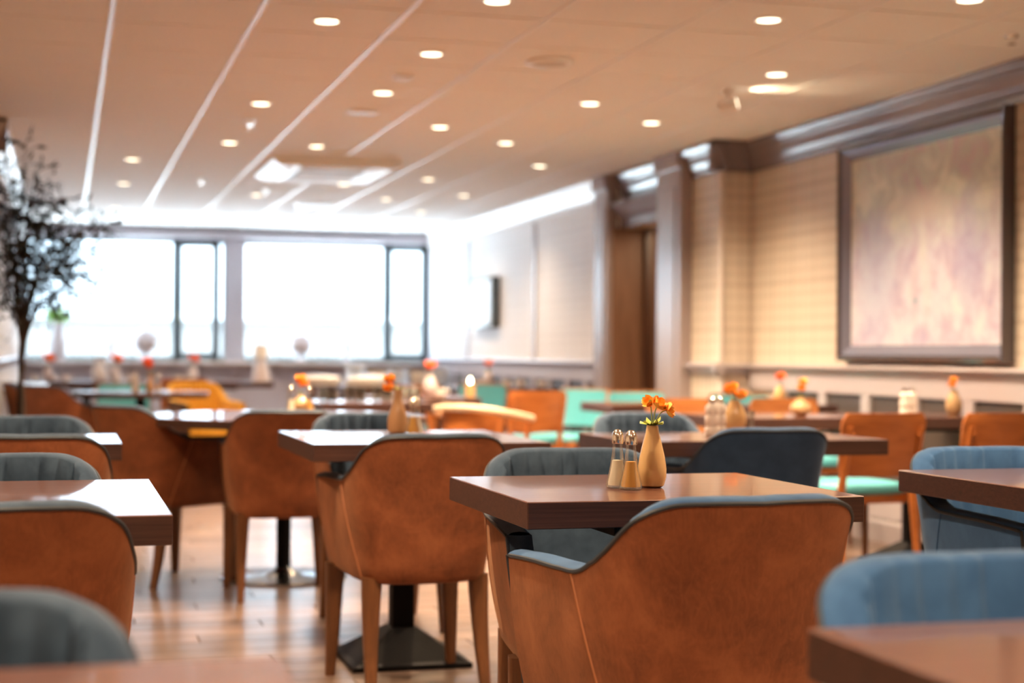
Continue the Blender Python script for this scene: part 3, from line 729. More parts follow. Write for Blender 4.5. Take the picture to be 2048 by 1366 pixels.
for x, y in ((0.483, 3.85), (2.283, 3.25), (3.483, 2.05), (0.483, 0.85), (2.883, 0.25), (1.083, -0.95), (-0.717, 2.6), (-0.717, 5.6), (2.283, -1.6)):
    dup(proto_l, (x, y, CEIL), 0, 'round ceiling downlight over the near end of the room, outside the picture', 'downlights outside the picture')

# ------------------------------------------------------------------ ceiling equipment
ac = empty('ceiling_air_conditioner', 'white square cassette air conditioner set in the ceiling', 'air conditioner', (1.95, 12.35, CEIL))
bm = bmesh.new(); loft(bm, [[(-a, -b_, z), (a, -b_, z), (a, b_, z), (-a, b_, z)] for a, b_, z in ((0.475, 0.60, 0), (0.475, 0.60, -0.02), (0.43, 0.55, -0.055), (0.36, 0.47, -0.06))], True, True, True); finish('housing', bm, M['white'], ac, smooth=False)
bm = bmesh.new(); box(bm, (0, 0, -0.063), (0.50, 0.62, 0.012), 0.004, seg=1); grille = finish('intake_grille', bm, M['dark_grille'], ac, smooth=False)
for k in range(9):
    b = bmesh.new(); box(b, (0, -0.26+0.065*k, -0.071), (0.47, 0.018, 0.008), 0.002, seg=1); finish('slat', b, M['white'], grille, smooth=False)
for sx, sy, w, d in ((0, 0.42, 0.52, 0.06), (0, -0.42, 0.52, 0.06), (0.325, 0, 0.06, 0.66), (-0.325, 0, 0.06, 0.66)):
    b = bmesh.new(); box(b, (sx, sy, -0.064), (w, d, 0.012), 0.004, seg=1, rot=None); finish('air_flap', b, M['white'], ac, smooth=False)
def vent(x, y, w, d, label):
    v = empty('ceiling_vent', label, 'vent', (x, y, CEIL)); bm = bmesh.new()
    box(bm, (0, 0, -0.005), (w, d, 0.010), 0.003, seg=1); finish('frame', bm, M['white'], v, smooth=False)
    n = 5
    for k in range(n):
        b = bmesh.new(); box(b, (0, -d*0.36+d*0.72*k/(n-1), -0.012), (w*0.86, d*0.09, 0.006)); finish('slat', b, M['white'], v, smooth=False)
vent(1.683, 8.13, 0.10, 0.10, 'small white square plate in the ceiling, nearer of two along the light row')
vent(1.70, 9.38, 0.18, 0.12, 'small white oblong vent in the ceiling, farther of two along the light row')
vent(2.32, 15.45, 0.35, 0.3, 'pale vent in the ceiling beyond the air conditioner')
sp = empty('ceiling_speaker', 'flat round white ceiling speaker, orange tinted, nearest to the middle lights', 'speaker', (2.28, 7.48, CEIL))
bm = bmesh.new(); lathe(bm, [(0.115, 0), (0.115, -0.012), (0.105, -0.018)], 40, cap0=False); finish('rim', bm, M['white'], sp)
bm = bmesh.new(); lathe(bm, [(0.098, -0.017), (0.07, -0.020), (0.02, -0.021)], 40); finish('grille', bm, plain('cream_grille', (0.55, 0.5, 0.45), 0.6), sp)
def sprinkler(x, y, label):
    s = empty('sprinkler', label, 'sprinkler', (x, y, CEIL)); bm = bmesh.new(); lathe(bm, [(0.032, 0), (0.03, -0.008), (0.01, -0.012)], 20); finish('escutcheon', bm, M['chrome'], s)
    bm = bmesh.new(); lathe(bm, [(0.008, -0.010), (0.007, -0.035)], 12); finish('nozzle', bm, M['chrome'], s)
    bm = bmesh.new(); lathe(bm, [(0.020, -0.036), (0.020, -0.039)], 16); finish('deflector', bm, M['chrome'], s)
sprinkler(1.10, 9.95, 'small chrome sprinkler head in the ceiling, beyond the second light row')
sprinkler(1.09, 13.46, 'tiny chrome sprinkler head far down the ceiling beside the olive tree side rail')
sprinkler(1.70, 14.1, 'tiny dark sprinkler head in the ceiling just behind the air conditioner')
sprinkler(4.06, 6.25, 'chrome sprinkler head in the ceiling close to the crown moulding')
st = empty('spotlight', 'white adjustable ceiling spotlight tilted towards the painting, with a glow on the ceiling', 'light', (3.45, 8.0, CEIL))
bm = bmesh.new(); lathe(bm, [(0.03, 0), (0.03, -0.02), (0.012, -0.024)], 20); finish('mount', bm, M['white'], st)
bm = bmesh.new(); tube(bm, [(0, 0, -0.02), (0, 0, -0.075)], 0.008, 8); finish('arm', bm, M['white'], st)
sd = Vector((0.86, -0.42, 0.28)).normalized()
bm = bmesh.new(); p0 = Vector((0, 0, -0.085)); tube(bm, [p0-sd*0.05, p0-sd*0.035, p0+sd*0.05], [0.022, 0.032, 0.034], 16); finish('lamp_head', bm, M['white'], st)
bm = bmesh.new(); tube(bm, [p0+sd*0.0505, p0+sd*0.0535], [0.029, 0.028], 16); finish('lens', bm, M['lamp'], st)
l = bpy.data.lights.new('spot_lamp', 'SPOT'); l.energy = 7; l.color = (1, 0.8, 0.5); l.spot_size = math.radians(75); l.spot_blend = 0.8; l.shadow_soft_size = 0.02
lo = bpy.data.objects.new('spot_lamp', l); COL.objects.link(lo); lo.parent = st; lo.location = p0+sd*0.06; lo.rotation_euler = sd.to_track_quat('-Z', 'Y').to_euler()
# corridor lamp
cl = bpy.data.lights.new('corridor_lamp', 'POINT'); cl.energy = 22; cl.color = LAMP_COL; cl.shadow_soft_size = 0.1
lo = bpy.data.objects.new('corridor_lamp', cl); COL.objects.link(lo); lo.location = (5.0, 10.6, 2.15)

# ------------------------------------------------------------------ painting and far screen
pt = empty('painting', 'large pastel abstract painting in a dark frame on the plaid wall', 'painting', (XR-0.002, 7.73, 1.645))
bm = bmesh.new(); W, Hh = 0.875, 0.632
def frame_ring(bm, prof):
    rows = [[(-d, -W+i, -Hh+i), (-d, W-i, -Hh+i), (-d, W-i, Hh-i), (-d, -W+i, Hh-i)] for i, d in prof]
    loft(bm, rows, True)
frame_ring(bm, [(0, 0), (0, 0.062), (0.012, 0.068), (0.026, 0.062), (0.030, 0.05), (0.036, 0.05)]); finish('outer_frame', bm, M['frame_dark'], pt, smooth=False)
bm = bmesh.new(); frame_ring(bm, [(0.034, 0.052), (0.050, 0.046), (0.085, 0.018), (0.094, 0.010)]); finish('inner_frame', bm, M['frame_inner'], pt, smooth=False)
bm = bmesh.new(); box(bm, (-0.009, 0, 0), (0.008, 2*W-0.16, 2*Hh-0.16)); finish('canvas', bm, M['canvas'], pt, smooth=False)
tv = empty('wall_screen', 'small thick-sided pale framed board on the far wall near the window', 'picture', (XP-0.002, 16.05, 1.565))
bm = bmesh.new(); box(bm, (-0.045, 0, 0), (0.085, 0.92, 0.52), 0.006); finish('frame', bm, M['win_frame'], tv)
bm = bmesh.new(); box(bm, (-0.089, 0, 0), (0.006, 0.84, 0.44)); finish('board', bm, plain('pale_board', (0.55, 0.58, 0.60), 0.2), tv)

# ------------------------------------------------------------------ vases, flowers, shakers
def petal_mesh(bm, c, d, up, r, cup, phi, mat=0):
    d = d.normalized(); a = d.orthogonal().normalized(); b = d.cross(a); e = a*math.cos(phi)+b*math.sin(phi); s = d.cross(e)
    rows = []
    for j in range(5):
        t = j/4; w = r*0.62*math.sin(PI*min(1, 0.12+0.72*t))*(1.0 if j < 4 else 0.72); row = []
        for i in range(5):
            q = -1+i/2; rad = r*(t*(1-0.25*cup*t)); h = r*(cup*t*t*0.9) + 0.10*r*q*q + 0.06*r*math.sin(3*q+phi*5)*t
            row.append(c + e*rad + s*w*q + d*h)
        rows.append(row)
    loft(bm, rows, False, mat=mat)
def big_flower(label, base, head, d, r):
    root = empty('poppy', label, 'flower', base, 0, 'orange poppies in the sand vase'); B = Vector(base)
    hd = Vector(head)-B; bm = bmesh.new(); mid = hd*0.55+Vector((0, 0, 0.012)); tube(bm, catmull([(0, 0, 0), tuple(mid), tuple(hd)], 5), 0.0013, 6); finish('stem', bm, M['stem'], root)
    for k in range(6):
        bm = bmesh.new(); petal_mesh(bm, hd, Vector(d), None, r*(1.0 if k % 2 else 0.85), 0.75 if k % 2 else 1.05, k*2*PI/6+0.3)
        o = finish('petal', bm, M['petal'], root)
    bm = bmesh.new(); lathe(bm, [(0.001, 0), (0.004, 0.002), (0.0035, 0.006), (0.001, 0.008)], 10, tuple(hd)); finish('flower_center', bm, M['leafgreen'], root)
    return root
VASES = {
 'tall': [(0.020, 0), (0.026, 0.004), (0.031, 0.022), (0.0315, 0.040), (0.028, 0.065), (0.021, 0.095), (0.0145, 0.120), (0.0125, 0.135), (0.0105, 0.135), (0.0105, 0.12)],
 'bottle': [(0.026, 0), (0.033, 0.006), (0.036, 0.03), (0.034, 0.055), (0.024, 0.085), (0.014, 0.115), (0.012, 0.14), (0.014, 0.152), (0.011, 0.152), (0.010, 0.14)],
 'squat': [(0.024, 0), (0.040, 0.010), (0.052, 0.032), (0.048, 0.052), (0.026, 0.070), (0.018, 0.082), (0.020, 0.09), (0.015, 0.09), (0.014, 0.08)],
 'egg': [(0.022, 0), (0.034, 0.012), (0.041, 0.045), (0.037, 0.075), (0.024, 0.10), (0.018, 0.115), (0.020, 0.12), (0.015, 0.12), (0.014, 0.11)]}
def vase(kind, loc, label, mat, name='bud_vase', s=1.0):
    bm = bmesh.new(); lathe(bm, [(r*s, z*s) for r, z in VASES[kind]], 32, cap1=False); o = finish(name, bm, mat, loc=loc); return tag(o, label, 'vase')
def small_flower(loc, dxs, label, mat, r=0.026):
    bm = bmesh.new()
    for dx, dy, h in dxs:
        hd = Vector((dx, dy, h)); tube(bm, catmull([(0, 0, -0.03), (dx*0.3, dy*0.3, h*0.6), (dx, dy, h)], 3), 0.0018, 5, 1)
        for k in range(7): petal_mesh(bm, hd-Vector((0, 0, 0.008)), Vector((dx*4, dy*4-0.3, 1)), None, r, 0.8 if k % 2 else 1.1, k*0.9)
    for k in range(4):
        a = k*1.7; e = Vector((math.cos(a), math.sin(a), 0.6))*0.022
        vs = [bm.verts.new(p) for p in ((0, 0, 0), tuple(e*0.6+Vector((0.006, 0, 0))), tuple(e), tuple(e*0.6-Vector((0.006, 0, 0))))]; f = bm.faces.new(vs); f.material_index = 2
    o = finish('flower', bm, [mat, M['stem'], M['leafgreen']], loc=loc); return tag(o, label, 'flower')
T0 = 0.7505
vase('tall', (1.243, 3.285, T0), 'slender sand coloured ceramic vase in sharp focus on the front table', M['vase'], s=1.0)
top = (1.243, 3.285, T0+0.125)
big_flower('orange poppy turned towards the windows, one of three in the sand vase', top, (1.236, 3.28, T0+0.183), (-0.7, -0.35, 0.5), 0.019)
big_flower('largest orange poppy in the middle of the sand vase', top, (1.250, 3.275, T0+0.176), (0.35, -0.5, 0.6), 0.023)
big_flower('drooping yellow orange poppy on the outer side of the sand vase', top, (1.268, 3.268, T0+0.168), (0.9, -0.35, 0.15), 0.021)
lf = empty('poppy_leaves', 'small yellow green leaves at the mouth of the sand vase', 'leaves', top)
for k in range(9):
    a = k*2.4; L = 0.024+0.010*random.random(); bm = bmesh.new(); e = Vector((math.cos(a), math.sin(a), 0.25+0.6*random.random())).normalized(); s = e.cross(Vector((0, 0, 1))).normalized(); B = Vector((0, 0, 0.009))
    loft(bm, [[B+e*L*t+s*w*L+Vector((0, 0, -0.004*t*t)), B+e*L*t+Vector((0, 0, 0.0015)), B+e*L*t-s*w*L+Vector((0, 0, -0.004*t*t))] for t, w in ((0, 0.05), (0.35, 0.26), (0.7, 0.22), (1.0, 0.04))], False); finish('leaf', bm, M['leafgreen'], lf)
def shaker(loc, label, fill, fillh, detail=True, s=1.0):
    root = empty('shaker', label, 'shaker', loc)
    bm = bmesh.new(); lathe(bm, [(r*s, z*s) for r, z in ((0.022, 0), (0.025, 0.003), (0.0245, 0.010), (0.0185, 0.035), (0.0135, 0.065), (0.0105, 0.09), (0.0105, 0.100))], 32, flute=8, amp=0.05); finish('glass_body', bm, M['glass'], root)
    bm = bmesh.new(); prof = [(r*0.86*s, z*s) for r, z in ((0.0235, 0.006), (0.0235, 0.012), (0.0175, 0.035), (0.0132, 0.060), (0.011, 0.076)) if z <= fillh]; lathe(bm, prof, 20); finish('contents', bm, fill, root)
    bm = bmesh.new(); lathe(bm, [(r*s, z*s) for r, z in ((0.0125, 0.096), (0.0132, 0.100), (0.0130, 0.112), (0.0105, 0.121), (0.006, 0.1265), (0.001, 0.1275))], 24, cap0=False); finish('cap', bm, M['chrome'], root)
    return root
s1 = shaker((1.162, 3.283, T0), 'glass salt shaker with chrome cap and white salt, standing behind its twin', M['salt'], 0.07)
s2 = shaker((1.176, 3.236, T0), 'glass shaker with chrome cap and amber filling beside the sand vase', M['pepper'], 0.07)
# square table C
vase('bottle', (1.120, 5.45, T0+0.01), 'brown bottle shaped vase on the square table beyond the front one', M['vase_brown'], s=1.0)
small_flower((1.120, 5.45, T0+0.16), [(-0.035, -0.01, 0.005), (-0.03, 0.0, 0.035)], 'orange flower drooping over the brown bottle vase', M['petal'], 0.026)
dup(s2, (1.155, 5.36, T0+0.01), 0, 'amber filled shaker next to the brown bottle vase')
dup(s1, (1.175, 5.40, T0+0.01), 0, 'salt shaker just behind the amber one near the brown bottle vase')
# table R2
vase('egg', (2.39, 5.46, T0), 'egg shaped sand vase behind the navy tub chair', M['vase'], s=1.05)
small_flower((2.39, 5.46, T0+0.125), [(-0.02, 0, 0.03), (0.015, -0.01, 0.012), (-0.005, 0.02, 0.04)], 'bunch of orange flowers in the egg shaped vase', M['petal'], 0.03)
def bottle_shaker(loc, label, n=3):
    root = empty('bottle_shaker', label, 'shaker', loc)
    bm = bmesh.new(); lathe(bm, [(0.024, 0), (0.026, 0.004), (0.026, 0.03), (0.022, 0.036), (0.026, 0.042), (0.026, 0.07), (0.022, 0.076), (0.025, 0.082), (0.024, 0.105), (0.012, 0.118)], 24); finish('glass_body', bm, plain('frosted_glass', (0.74, 0.70, 0.66), 0.2), root)
    bm = bmesh.new(); lathe(bm, [(0.013, 0.117), (0.014, 0.122), (0.012, 0.135), (0.003, 0.140)], 20); finish('cap', bm, M['chrome'], root)
    return root
bs = bottle_shaker((2.245, 5.33, T0), 'pale ribbed bottle shaker beside the egg shaped vase, nearer of the pair')
dup(bs, (2.29, 5.37, T0), 0, 'pale ribbed bottle shaker tucked behind its twin beside the egg shaped vase')
# W1 tables
vase('squat', (3.43, 7.05, T0), 'squat round bronze vase catching a bright highlight', M['vase_gold'])
small_flower((3.43, 7.05, T0+0.085), [(0.0, 0, 0.045), (0.008, 0, 0.075)], 'orange flower standing in the squat bronze vase', M['petal'], 0.028)
dup(bs, (3.98, 7.03, T0), 0, 'white bottle shaker in front of the dark wainscot, nearer of its pair')
dup(bs, (4.03, 7.05, T0), 0, 'white bottle shaker in front of the dark wainscot, half behind its twin')
vase('egg', (4.34, 7.18, T0), 'rounded bronze vase under the painting corner', M['vase_gold'], s=1.0)
small_flower((4.34, 7.18, T0+0.115), [(-0.012, 0, 0.03), (-0.004, 0, 0.055)], 'orange flower in the rounded bronze vase under the painting', M['petal'], 0.026)
vase('egg', (4.12, 8.75, T0), 'small vase on the distant table beside the pier', M['vase'], s=0.95)
small_flower((4.12, 8.75, T0+0.11), [(0, 0, 0.045)], 'red orange flower in the small vase beside the pier', M['petal_red'], 0.04)
def tumbler_obj(loc, s=1.0, name='tumbler', mat='glass'):
    bm = bmesh.new(); lathe(bm, [(r*s, z*s) for r, z in ((0.028, 0), (0.031, 0.003), (0.036, 0.085), (0.034, 0.085), (0.029, 0.008))], 20); return finish(name, bm, M[mat], loc=loc)
wg = tag(tumbler_obj((2.45, 5.50, T0)), 'clear tumbler just behind the egg shaped vase', 'glass')
# round table 1
dup(s1, (1.06, 7.72, T0), 0, 'salt shaker on the large round table beside the orange flower')
dup(s2, (1.15, 7.72, T0), 0, 'amber filled shaker on the large round table by the orange flower')
vase('squat', (1.12, 7.82, T0), 'small golden vase on the large round table', M['vase_gold'], s=0.9)
small_flower((1.12, 7.82, T0+0.08), [(0.0, 0, 0.07), (0.01, 0, 0.05)], 'orange flower on the large round table', M['petal'], 0.034)
# round table 2
vase('bottle', (0.60, 11.72, T0), 'dark necked vase on the far round table', M['vase_brown'], s=0.9)
small_flower((0.60, 11.72, T0+0.135), [(-0.01, 0, 0.04), (-0.02, 0, 0.07)], 'orange flowers on the far round table', M['petal_red'], 0.042)
dup(s2, (0.66, 11.75, T0), 0, 'amber filled shaker on the far round table')
dup(bs, (0.50, 11.78, T0), 0, 'pale bottle shaker on the far round table')
# tumblers on the far table
tb = None
for i in range(4):
    for j in range(4):
        x, y = 1.50+0.165*i+0.02*(j % 2), 9.2+0.14*j; LL = 'clear tumbler, %s from the window post side in the %s row of the block' % (ORD[i], ['front', 'second', 'third', 'rear'][j])
        if tb is None: tb = tag(tumbler_obj((x, y, T0)), LL, 'glass', 'tumblers on the distant table')
        else: o = tb.copy(); COL.objects.link(o); o.location = (x, y, T0); o['label'] = LL
# candle on far table
cd = empty('candle_holder', 'glowing glass candle holder on the far table edge', 'candle', (2.56, 10.12, T0))
bm = bmesh.new(); lathe(bm, [(0.030, 0), (0.034, 0.004), (0.036, 0.085), (0.034, 0.085), (0.031, 0.010)], 24); finish('glass_cup', bm, M['vase'], cd)
bm = bmesh.new(); lathe(bm, [(0.002, 0.09), (0.014, 0.10), (0.012, 0.118), (0.002, 0.135)], 14); finish('flame', bm, emit('candle_flame', (1.0, 0.85, 0.55), 12), cd)
# window tables: crockery, vases
def cup_obj(loc, s=1.0):
    bm = bmesh.new(); lathe(bm, [(r*s, z*s) for r, z in ((0.022, 0), (0.036, 0.012), (0.042, 0.06), (0.040, 0.06), (0.034, 0.014))], 18)
    tube(bm, [(0.040*s, 0, 0.05*s), (0.062*s, 0, 0.045*s), (0.060*s, 0, 0.02*s), (0.037*s, 0, 0.018*s)], 0.005*s, 6); return finish('cup', bm, M['porcelain'], loc=loc)
cu = None
for where, spots in (('long window table', ((-0.25, 15.6), (-0.10, 15.75), (0.02, 15.55), (0.36, 15.7), (0.48, 15.5), (0.62, 15.8))), ('table of the white lamp', ((1.05, 15.55), (1.18, 15.75))),
                     ('table beside the far wainscot', ((3.3, 13.1), (3.45, 13.3), (3.62, 13.05), (3.8, 13.25), (3.95, 13.1))), ('table with the candle', ((2.12, 10.35), (2.25, 10.55), (2.4, 10.3)))):
    for k, (x, y) in enumerate(spots):
        LL = 'white porcelain cup, %s from the olive tree side on the %s' % (ORD[k], where)
        if cu is None: cu = tag(cup_obj((x, y, T0)), LL, 'cup', 'white cups on the far tables')
        else: o = cu.copy(); COL.objects.link(o); o.location = (x, y, T0); o['label'] = LL
for k, (x, y, mt, fm, lab) in enumerate(((0.00-0.14, 15.55, 'vase_white', 'petal_red', 'nearest to the olive tree'), (0.36+0.12, 15.65, 'vase_white', 'petal_red', 'beside the white jug'), (1.22, 15.9, 'vase_white', 'petal_pink', 'next to the window post'))):
    vase('egg', (x, y, T0), 'pale vase on the window tables, ' + lab, M[mt], s=1.2)
    small_flower((x, y, T0+0.14), [(0, 0, 0.07), (0.02, 0, 0.05)], 'blurred red orange flower on the window tables, ' + lab, M[fm], 0.055)
for x, y, lab in ((3.55, 13.4, 'between the cups on the far table'), (3.0-0.6, 10.6, 'on the table with the candle')):
    vase('egg', (x, y, T0), 'pale vase ' + lab, M['vase_white'], s=1.2)
    small_flower((x, y, T0+0.14), [(0, 0, 0.05)], 'blurred red flower ' + lab, M['petal_red'], 0.05)
jug = empty('jug', 'white porcelain jug on the long window table', 'jug', (0.33, 15.95, T0))
bm = bmesh.new(); lathe(bm, [(0.045, 0), (0.065, 0.02), (0.07, 0.09), (0.045, 0.15), (0.04, 0.19), (0.05, 0.21), (0.045, 0.21), (0.035, 0.18)], 24); finish('body', bm, M['porcelain'], jug)
bm = bmesh.new(); tube(bm, catmull([(0.045, 0, 0.19), (0.10, 0, 0.17), (0.10, 0, 0.09), (0.065, 0, 0.06)], 4), 0.009, 8); finish('handle', bm, M['porcelain'], jug)
lamp = empty('table_lamp', 'white cone shaped lamp standing on the window table before the post', 'lamp', (1.86, 15.7, T0))
bm = bmesh.new(); lathe(bm, [(0.10, 0), (0.10, 0.01), (0.075, 0.10), (0.045, 0.20), (0.02, 0.24)], 24); finish('base', bm, M['vase_white'], lamp)
bm = bmesh.new(); lathe(bm, [(0.075, 0.23), (0.065, 0.36), (0.06, 0.36), (0.07, 0.23)], 24, cap0=False, cap1=False); finish('lamp_shade', bm, M['porcelain'], lamp)
# crockery sideboard
sb = empty('sideboard', 'low brown sideboard carrying white crockery under the second window', 'sideboard', (3.0, 14.55, 0))
bm = bmesh.new(); box(bm, (0, 0, 0.37), (1.05, 0.42, 0.66), 0.006, seg=1); finish('cabinet_body', bm, M['leg_dark'], sb, smooth=False)
bm = bmesh.new(); box(bm, (0, 0, 0.72), (1.11, 0.46, 0.04), 0.006, seg=1); finish('top', bm, M['leg_dark'], sb, smooth=False)
for k in range(3):
    bm = bmesh.new(); box(bm, (-0.35+0.35*k, -0.215, 0.38), (0.33, 0.015, 0.58), 0.004, seg=1); dr = finish('door', bm, M['leg_dark'], sb, smooth=False)
    bm = bmesh.new(); box(bm, (-0.35+0.35*k+0.12, -0.23, 0.5), (0.012, 0.018, 0.10)); finish('handle', bm, M['chrome'], dr, smooth=False)
for sx in (-0.48, 0.48):
    for sy in (-0.17, 0.17):
        bm = bmesh.new(); box(bm, (sx, sy, 0.02), (0.05, 0.05, 0.04)); finish('leg', bm, M['leg_dark'], sb, smooth=False)
pm = None
for q, (cx, n) in enumerate(((2.58, 9), (2.97, 7), (3.36, 8))):
    for k in range(n):
        LL = 'white plate, %s from the bottom of the %s stack on the brown sideboard' % ((ORD+['eighth', 'ninth'])[k], ORD[q])
        if pm is None:
            bm = bmesh.new(); lathe(bm, [(0.055, 0), (0.06, 0.003), (0.105, 0.016), (0.108, 0.019), (0.10, 0.018), (0.055, 0.008)], 24); pm = tag(finish('plate', bm, M['porcelain'], loc=(cx, 14.5, 0.741)), LL, 'plate', 'stacked white plates on the sideboard')
        else:
            o = pm.copy(); COL.objects.link(o); o.location = (cx, 14.5, 0.741+0.0205*k); o['label'] = LL
for k, (x, lab) in enumerate(((2.775, 'between the first and second plate stacks'), (3.165, 'between the second and third plate stacks'))):
    bm = bmesh.new(); lathe(bm, [(0.05, 0), (0.06, 0.006), (0.078, 0.06), (0.082, 0.13), (0.078, 0.13), (0.07, 0.06)], 24); tag(finish('bowl', bm, M['porcelain'], loc=(x, 14.46, 0.741)), 'deep white bowl on the sideboard, ' + lab, 'bowl')
# white seated stools
def stool(loc, label):
    r = empty('bar_stool', label, 'stool', loc)
    bm = bmesh.new(); lathe(bm, [(0.15, 0.76), (0.165, 0.775), (0.165, 0.82), (0.14, 0.84), (0.05, 0.845)], 24); finish('seat', bm, M['porcelain'], r)
    for k in range(4):
        a = PI/4+k*PI/2; bm = bmesh.new(); tube(bm, [(0.10*math.cos(a), 0.10*math.sin(a), 0.77), (0.17*math.cos(a), 0.17*math.sin(a), 0)], [0.018, 0.014], 8); finish('leg', bm, M['leg_wood'], r)
    bm = bmesh.new(); tube(bm, [(0.137*math.cos(2*PI*k/16), 0.137*math.sin(2*PI*k/16), 0.28) for k in range(17)], 0.008, 6); finish('footrest', bm, M['chrome'], r)
    return r
bs_ = stool((2.13, 13.6, 0), 'white topped wooden bar stool next to the window post')
dup(bs_, (2.60, 13.75, 0), 0.3, 'white topped wooden bar stool, middle one of the three')
dup(bs_, (2.42, 13.1, 0), 0.1, 'white topped wooden bar stool nearest to the sideboard')

# window sill ornaments
ZSILL = ZS
def sill(name, prof, x, label, cat, mat, s=1.0):
    bm = bmesh.new(); lathe(bm, [(r*s, z*s) for r, z in prof], 24); return tag(finish(name, bm, mat, loc=(x, YB-0.10, ZSILL+0.0005)), label, cat)
sill('floor_vase', [(0.06, 0), (0.075, 0.02), (0.085, 0.14), (0.065, 0.26), (0.045, 0.33), (0.055, 0.37), (0.045, 0.37)], -0.06, 'tall pale vase with green leaves on the window sill', 'vase', M['vase_white'], 1.15)
bush = bmesh.new(); rnd = random.Random(3)
for k in range(160):
    u = Vector((rnd.gauss(0, 1), rnd.gauss(0, 1), rnd.gauss(0, 1))).normalized(); c = Vector((u.x*0.15, u.y*0.09, 0.05+u.z*0.09))*rnd.uniform(0.5, 1.0); e = Vector((rnd.uniform(-1, 1), rnd.uniform(-1, 1), rnd.uniform(-.3, 1))).normalized()*0.05; s = e.orthogonal().normalized()*0.016
    f = bush.faces.new([bush.verts.new(p) for p in (c-e, c+s, c+e, c-s)])
for k in range(4): tube(bush, [(0, 0, -0.10), (0.05*math.cos(k*1.6), 0.04*math.sin(k*1.6), 0.05)], 0.004, 5)
o = finish('foliage', bush, M['bush'], loc=(-0.06, YB-0.10, ZSILL+0.47)); tag(o, 'fresh green leaves spilling from the tall vase on the sill', 'leaves'); o['kind'] = 'stuff'
SLIM = [(0.045, 0), (0.05, 0.01), (0.018, 0.03), (0.022, 0.06), (0.040, 0.13), (0.034, 0.20), (0.012, 0.25), (0.004, 0.26)]
BALL = [(0.06, 0), (0.06, 0.012), (0.014, 0.03), (0.014, 0.06), (0.06, 0.075), (0.105, 0.12), (0.12, 0.175), (0.105, 0.23), (0.06, 0.275), (0.012, 0.29)]
sill('sill_sculpture', SLIM, 0.52, 'slim grey figurine on the sill between tall vase and ball', 'ornament', M['vase_white'])
sill('sill_ball', BALL, 0.90, 'grey ball ornament on a foot, on the sill before the wide first window', 'ornament', M['vase_white'], 1.25)
sill('sill_ball', BALL, 2.68, 'grey ball ornament on a foot, on the sill of the second window', 'ornament', M['vase_white'], 1.15)
sill('sill_sculpture', SLIM, 3.22, 'slim grey figurine on the sill of the second window', 'ornament', M['vase_white'], 1.05)
# shelf on the far left wall
con = empty('console_shelf', 'narrow white topped wall console behind the olive tree', 'shelf', (XLF+0.17, 13.6, 0))
bm = bmesh.new(); box(bm, (0, 0, 0.74), (0.32, 0.9, 0.05), 0.005, seg=1); finish('top', bm, M['trim_light'], con, smooth=False)
bm = bmesh.new(); box(bm, (0, 0, 0.70), (0.30, 0.86, 0.03), 0.003, seg=1); finish('under_frame', bm, M['black'], con, smooth=False)
for sx in (-0.12, 0.12):
    for sy in (-0.4, 0.4):
        bm = bmesh.new(); box(bm, (sx, sy, 0.345), (0.035, 0.035, 0.69)); finish('leg', bm, M['trim_light'], con, smooth=False)

# ------------------------------------------------------------------ olive tree
tree = empty('olive_tree', 'slender dark olive tree with sparse narrow leaves by the brown wall end', 'tree', (-0.24, 9.6, 0))
bm = bmesh.new(); lathe(bm, [(0.13, 0), (0.14, 0.01), (0.17, 0.36), (0.165, 0.37), (0.15, 0.36), (0.148, 0.31)], 28, cap1=False); finish('pot', bm, M['pot'], tree)
bm = bmesh.new(); lathe(bm, [(0.147, 0.325), (0.08, 0.335), (0.01, 0.34)], 24); finish('soil', bm, M['soil'], tree)
rnd = random.Random(11); trunk = bmesh.new(); br = bmesh.new(); lv = bmesh.new()
tube(trunk, catmull([(0, 0, 0.32), (0.015, 0, 0.7), (0.0, 0.01, 1.0), (0.02, 0, 1.25)], 5), [0.017-0.0005*i for i in range(16)], 8)
tube(trunk, catmull([(0.02, 0.02, 0.33), (-0.01, 0.015, 0.75), (0.03, 0.02, 1.1), (0.05, 0.03, 1.4)], 5), [0.011-0.0003*i for i in range(16)], 8)
def leaf(p, d, L):
    s = d.cross(Vector((rnd.uniform(-1, 1), rnd.uniform(-1, 1), rnd.uniform(-1, 1)))).normalized()*L*0.15; up = d.cross(s).normalized()*L*0.04
    v = [lv.verts.new(q) for q in (p, p+d*L*0.45+s, p+d*L, p+d*L*0.45-s, p+d*L*0.5+up)]
    for a, b_ in ((0, 1), (1, 2), (2, 3), (3, 0)): lv.faces.new((v[a], v[b_], v[4]))
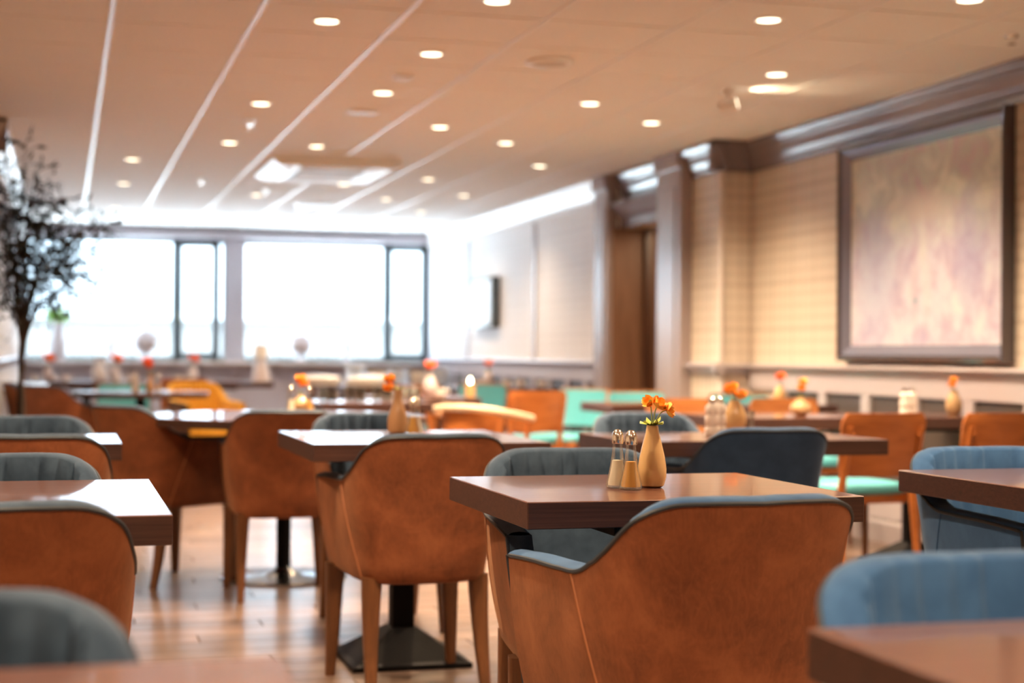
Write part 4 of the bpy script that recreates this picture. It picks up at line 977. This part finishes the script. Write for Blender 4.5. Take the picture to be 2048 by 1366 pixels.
targets = [(-0.15, 0.0, 2.0), (-0.12, 0.02, 1.3), (0.05, -0.02, 1.9), (0.38, 0.0, 1.75), (0.15, 0.03, 1.3), (-0.09, 0.0, 2.16), (0.02, -0.05, 2.22), (0.08, 0.02, 2.08), (-0.13, 0.02, 1.85), (0.16, -0.03, 1.84), (0.26, 0.0, 1.58), (-0.02, 0.03, 1.6), (-0.05, 0.08, 1.95), (0.12, 0.03, 2.0), (0.22, -0.04, 1.93), (0.32, 0.02, 1.86), (0.46, 0.0, 1.80), (0.40, 0.05, 1.62), (0.47, -0.02, 1.52), (0.30, 0.02, 1.48), (0.20, -0.05, 1.62), (-0.10, 0.0, 1.65), (0.36, -0.03, 1.38), (-0.08, -0.04, 1.45), (0.08, 0.04, 1.75), (0.25, 0.03, 1.70), (0.12, -0.02, 1.42), (0.0, 0.0, 1.85)]
for tx, ty, tz in targets:
    z0 = rnd.uniform(0.9, 1.3); p0 = Vector((0.02, 0.0, z0)); p3 = Vector((tx, ty, tz)); p1 = p0.lerp(p3, 0.35)+Vector((-0.04, 0, 0.10)); p2 = p0.lerp(p3, 0.72)+Vector((-0.02, 0, 0.07))
    pts = catmull([tuple(p0), tuple(p1), tuple(p2), tuple(p3)], 6); tube(br, pts, [0.006-0.0045*i/(len(pts)-1) for i in range(len(pts))], 5)
    for i in range(8, len(pts)):
        P = Vector(pts[i])
        for q in range(2):
            d = Vector((rnd.uniform(-1, 1), rnd.uniform(-.6, .6), rnd.uniform(-0.5, 0.9))).normalized(); L2 = rnd.uniform(0.08, 0.20)
            tw = [P + d*L2*t + Vector((0, 0, -0.05*t*t)) for t in (0, 0.33, 0.66, 1.0)]; tube(br, tw, [0.003, 0.0025, 0.002, 0.0015], 4)
            for t in (0.2, 0.45, 0.65, 0.85, 1.0):
                if rnd.random() < 0.40: continue
                B = P + d*L2*t + Vector((0, 0, -0.05*t*t)); ld = (d + Vector((rnd.uniform(-1, 1), rnd.uniform(-1, 1), rnd.uniform(-1, .8)))*0.9).normalized(); leaf(B, ld, rnd.uniform(0.045, 0.075))
finish('trunk', trunk, M['bark'], tree); finish('branches', br, M['bark'], tree); o = finish('foliage', lv, M['olive_leaf'], tree); o['kind'] = 'stuff'
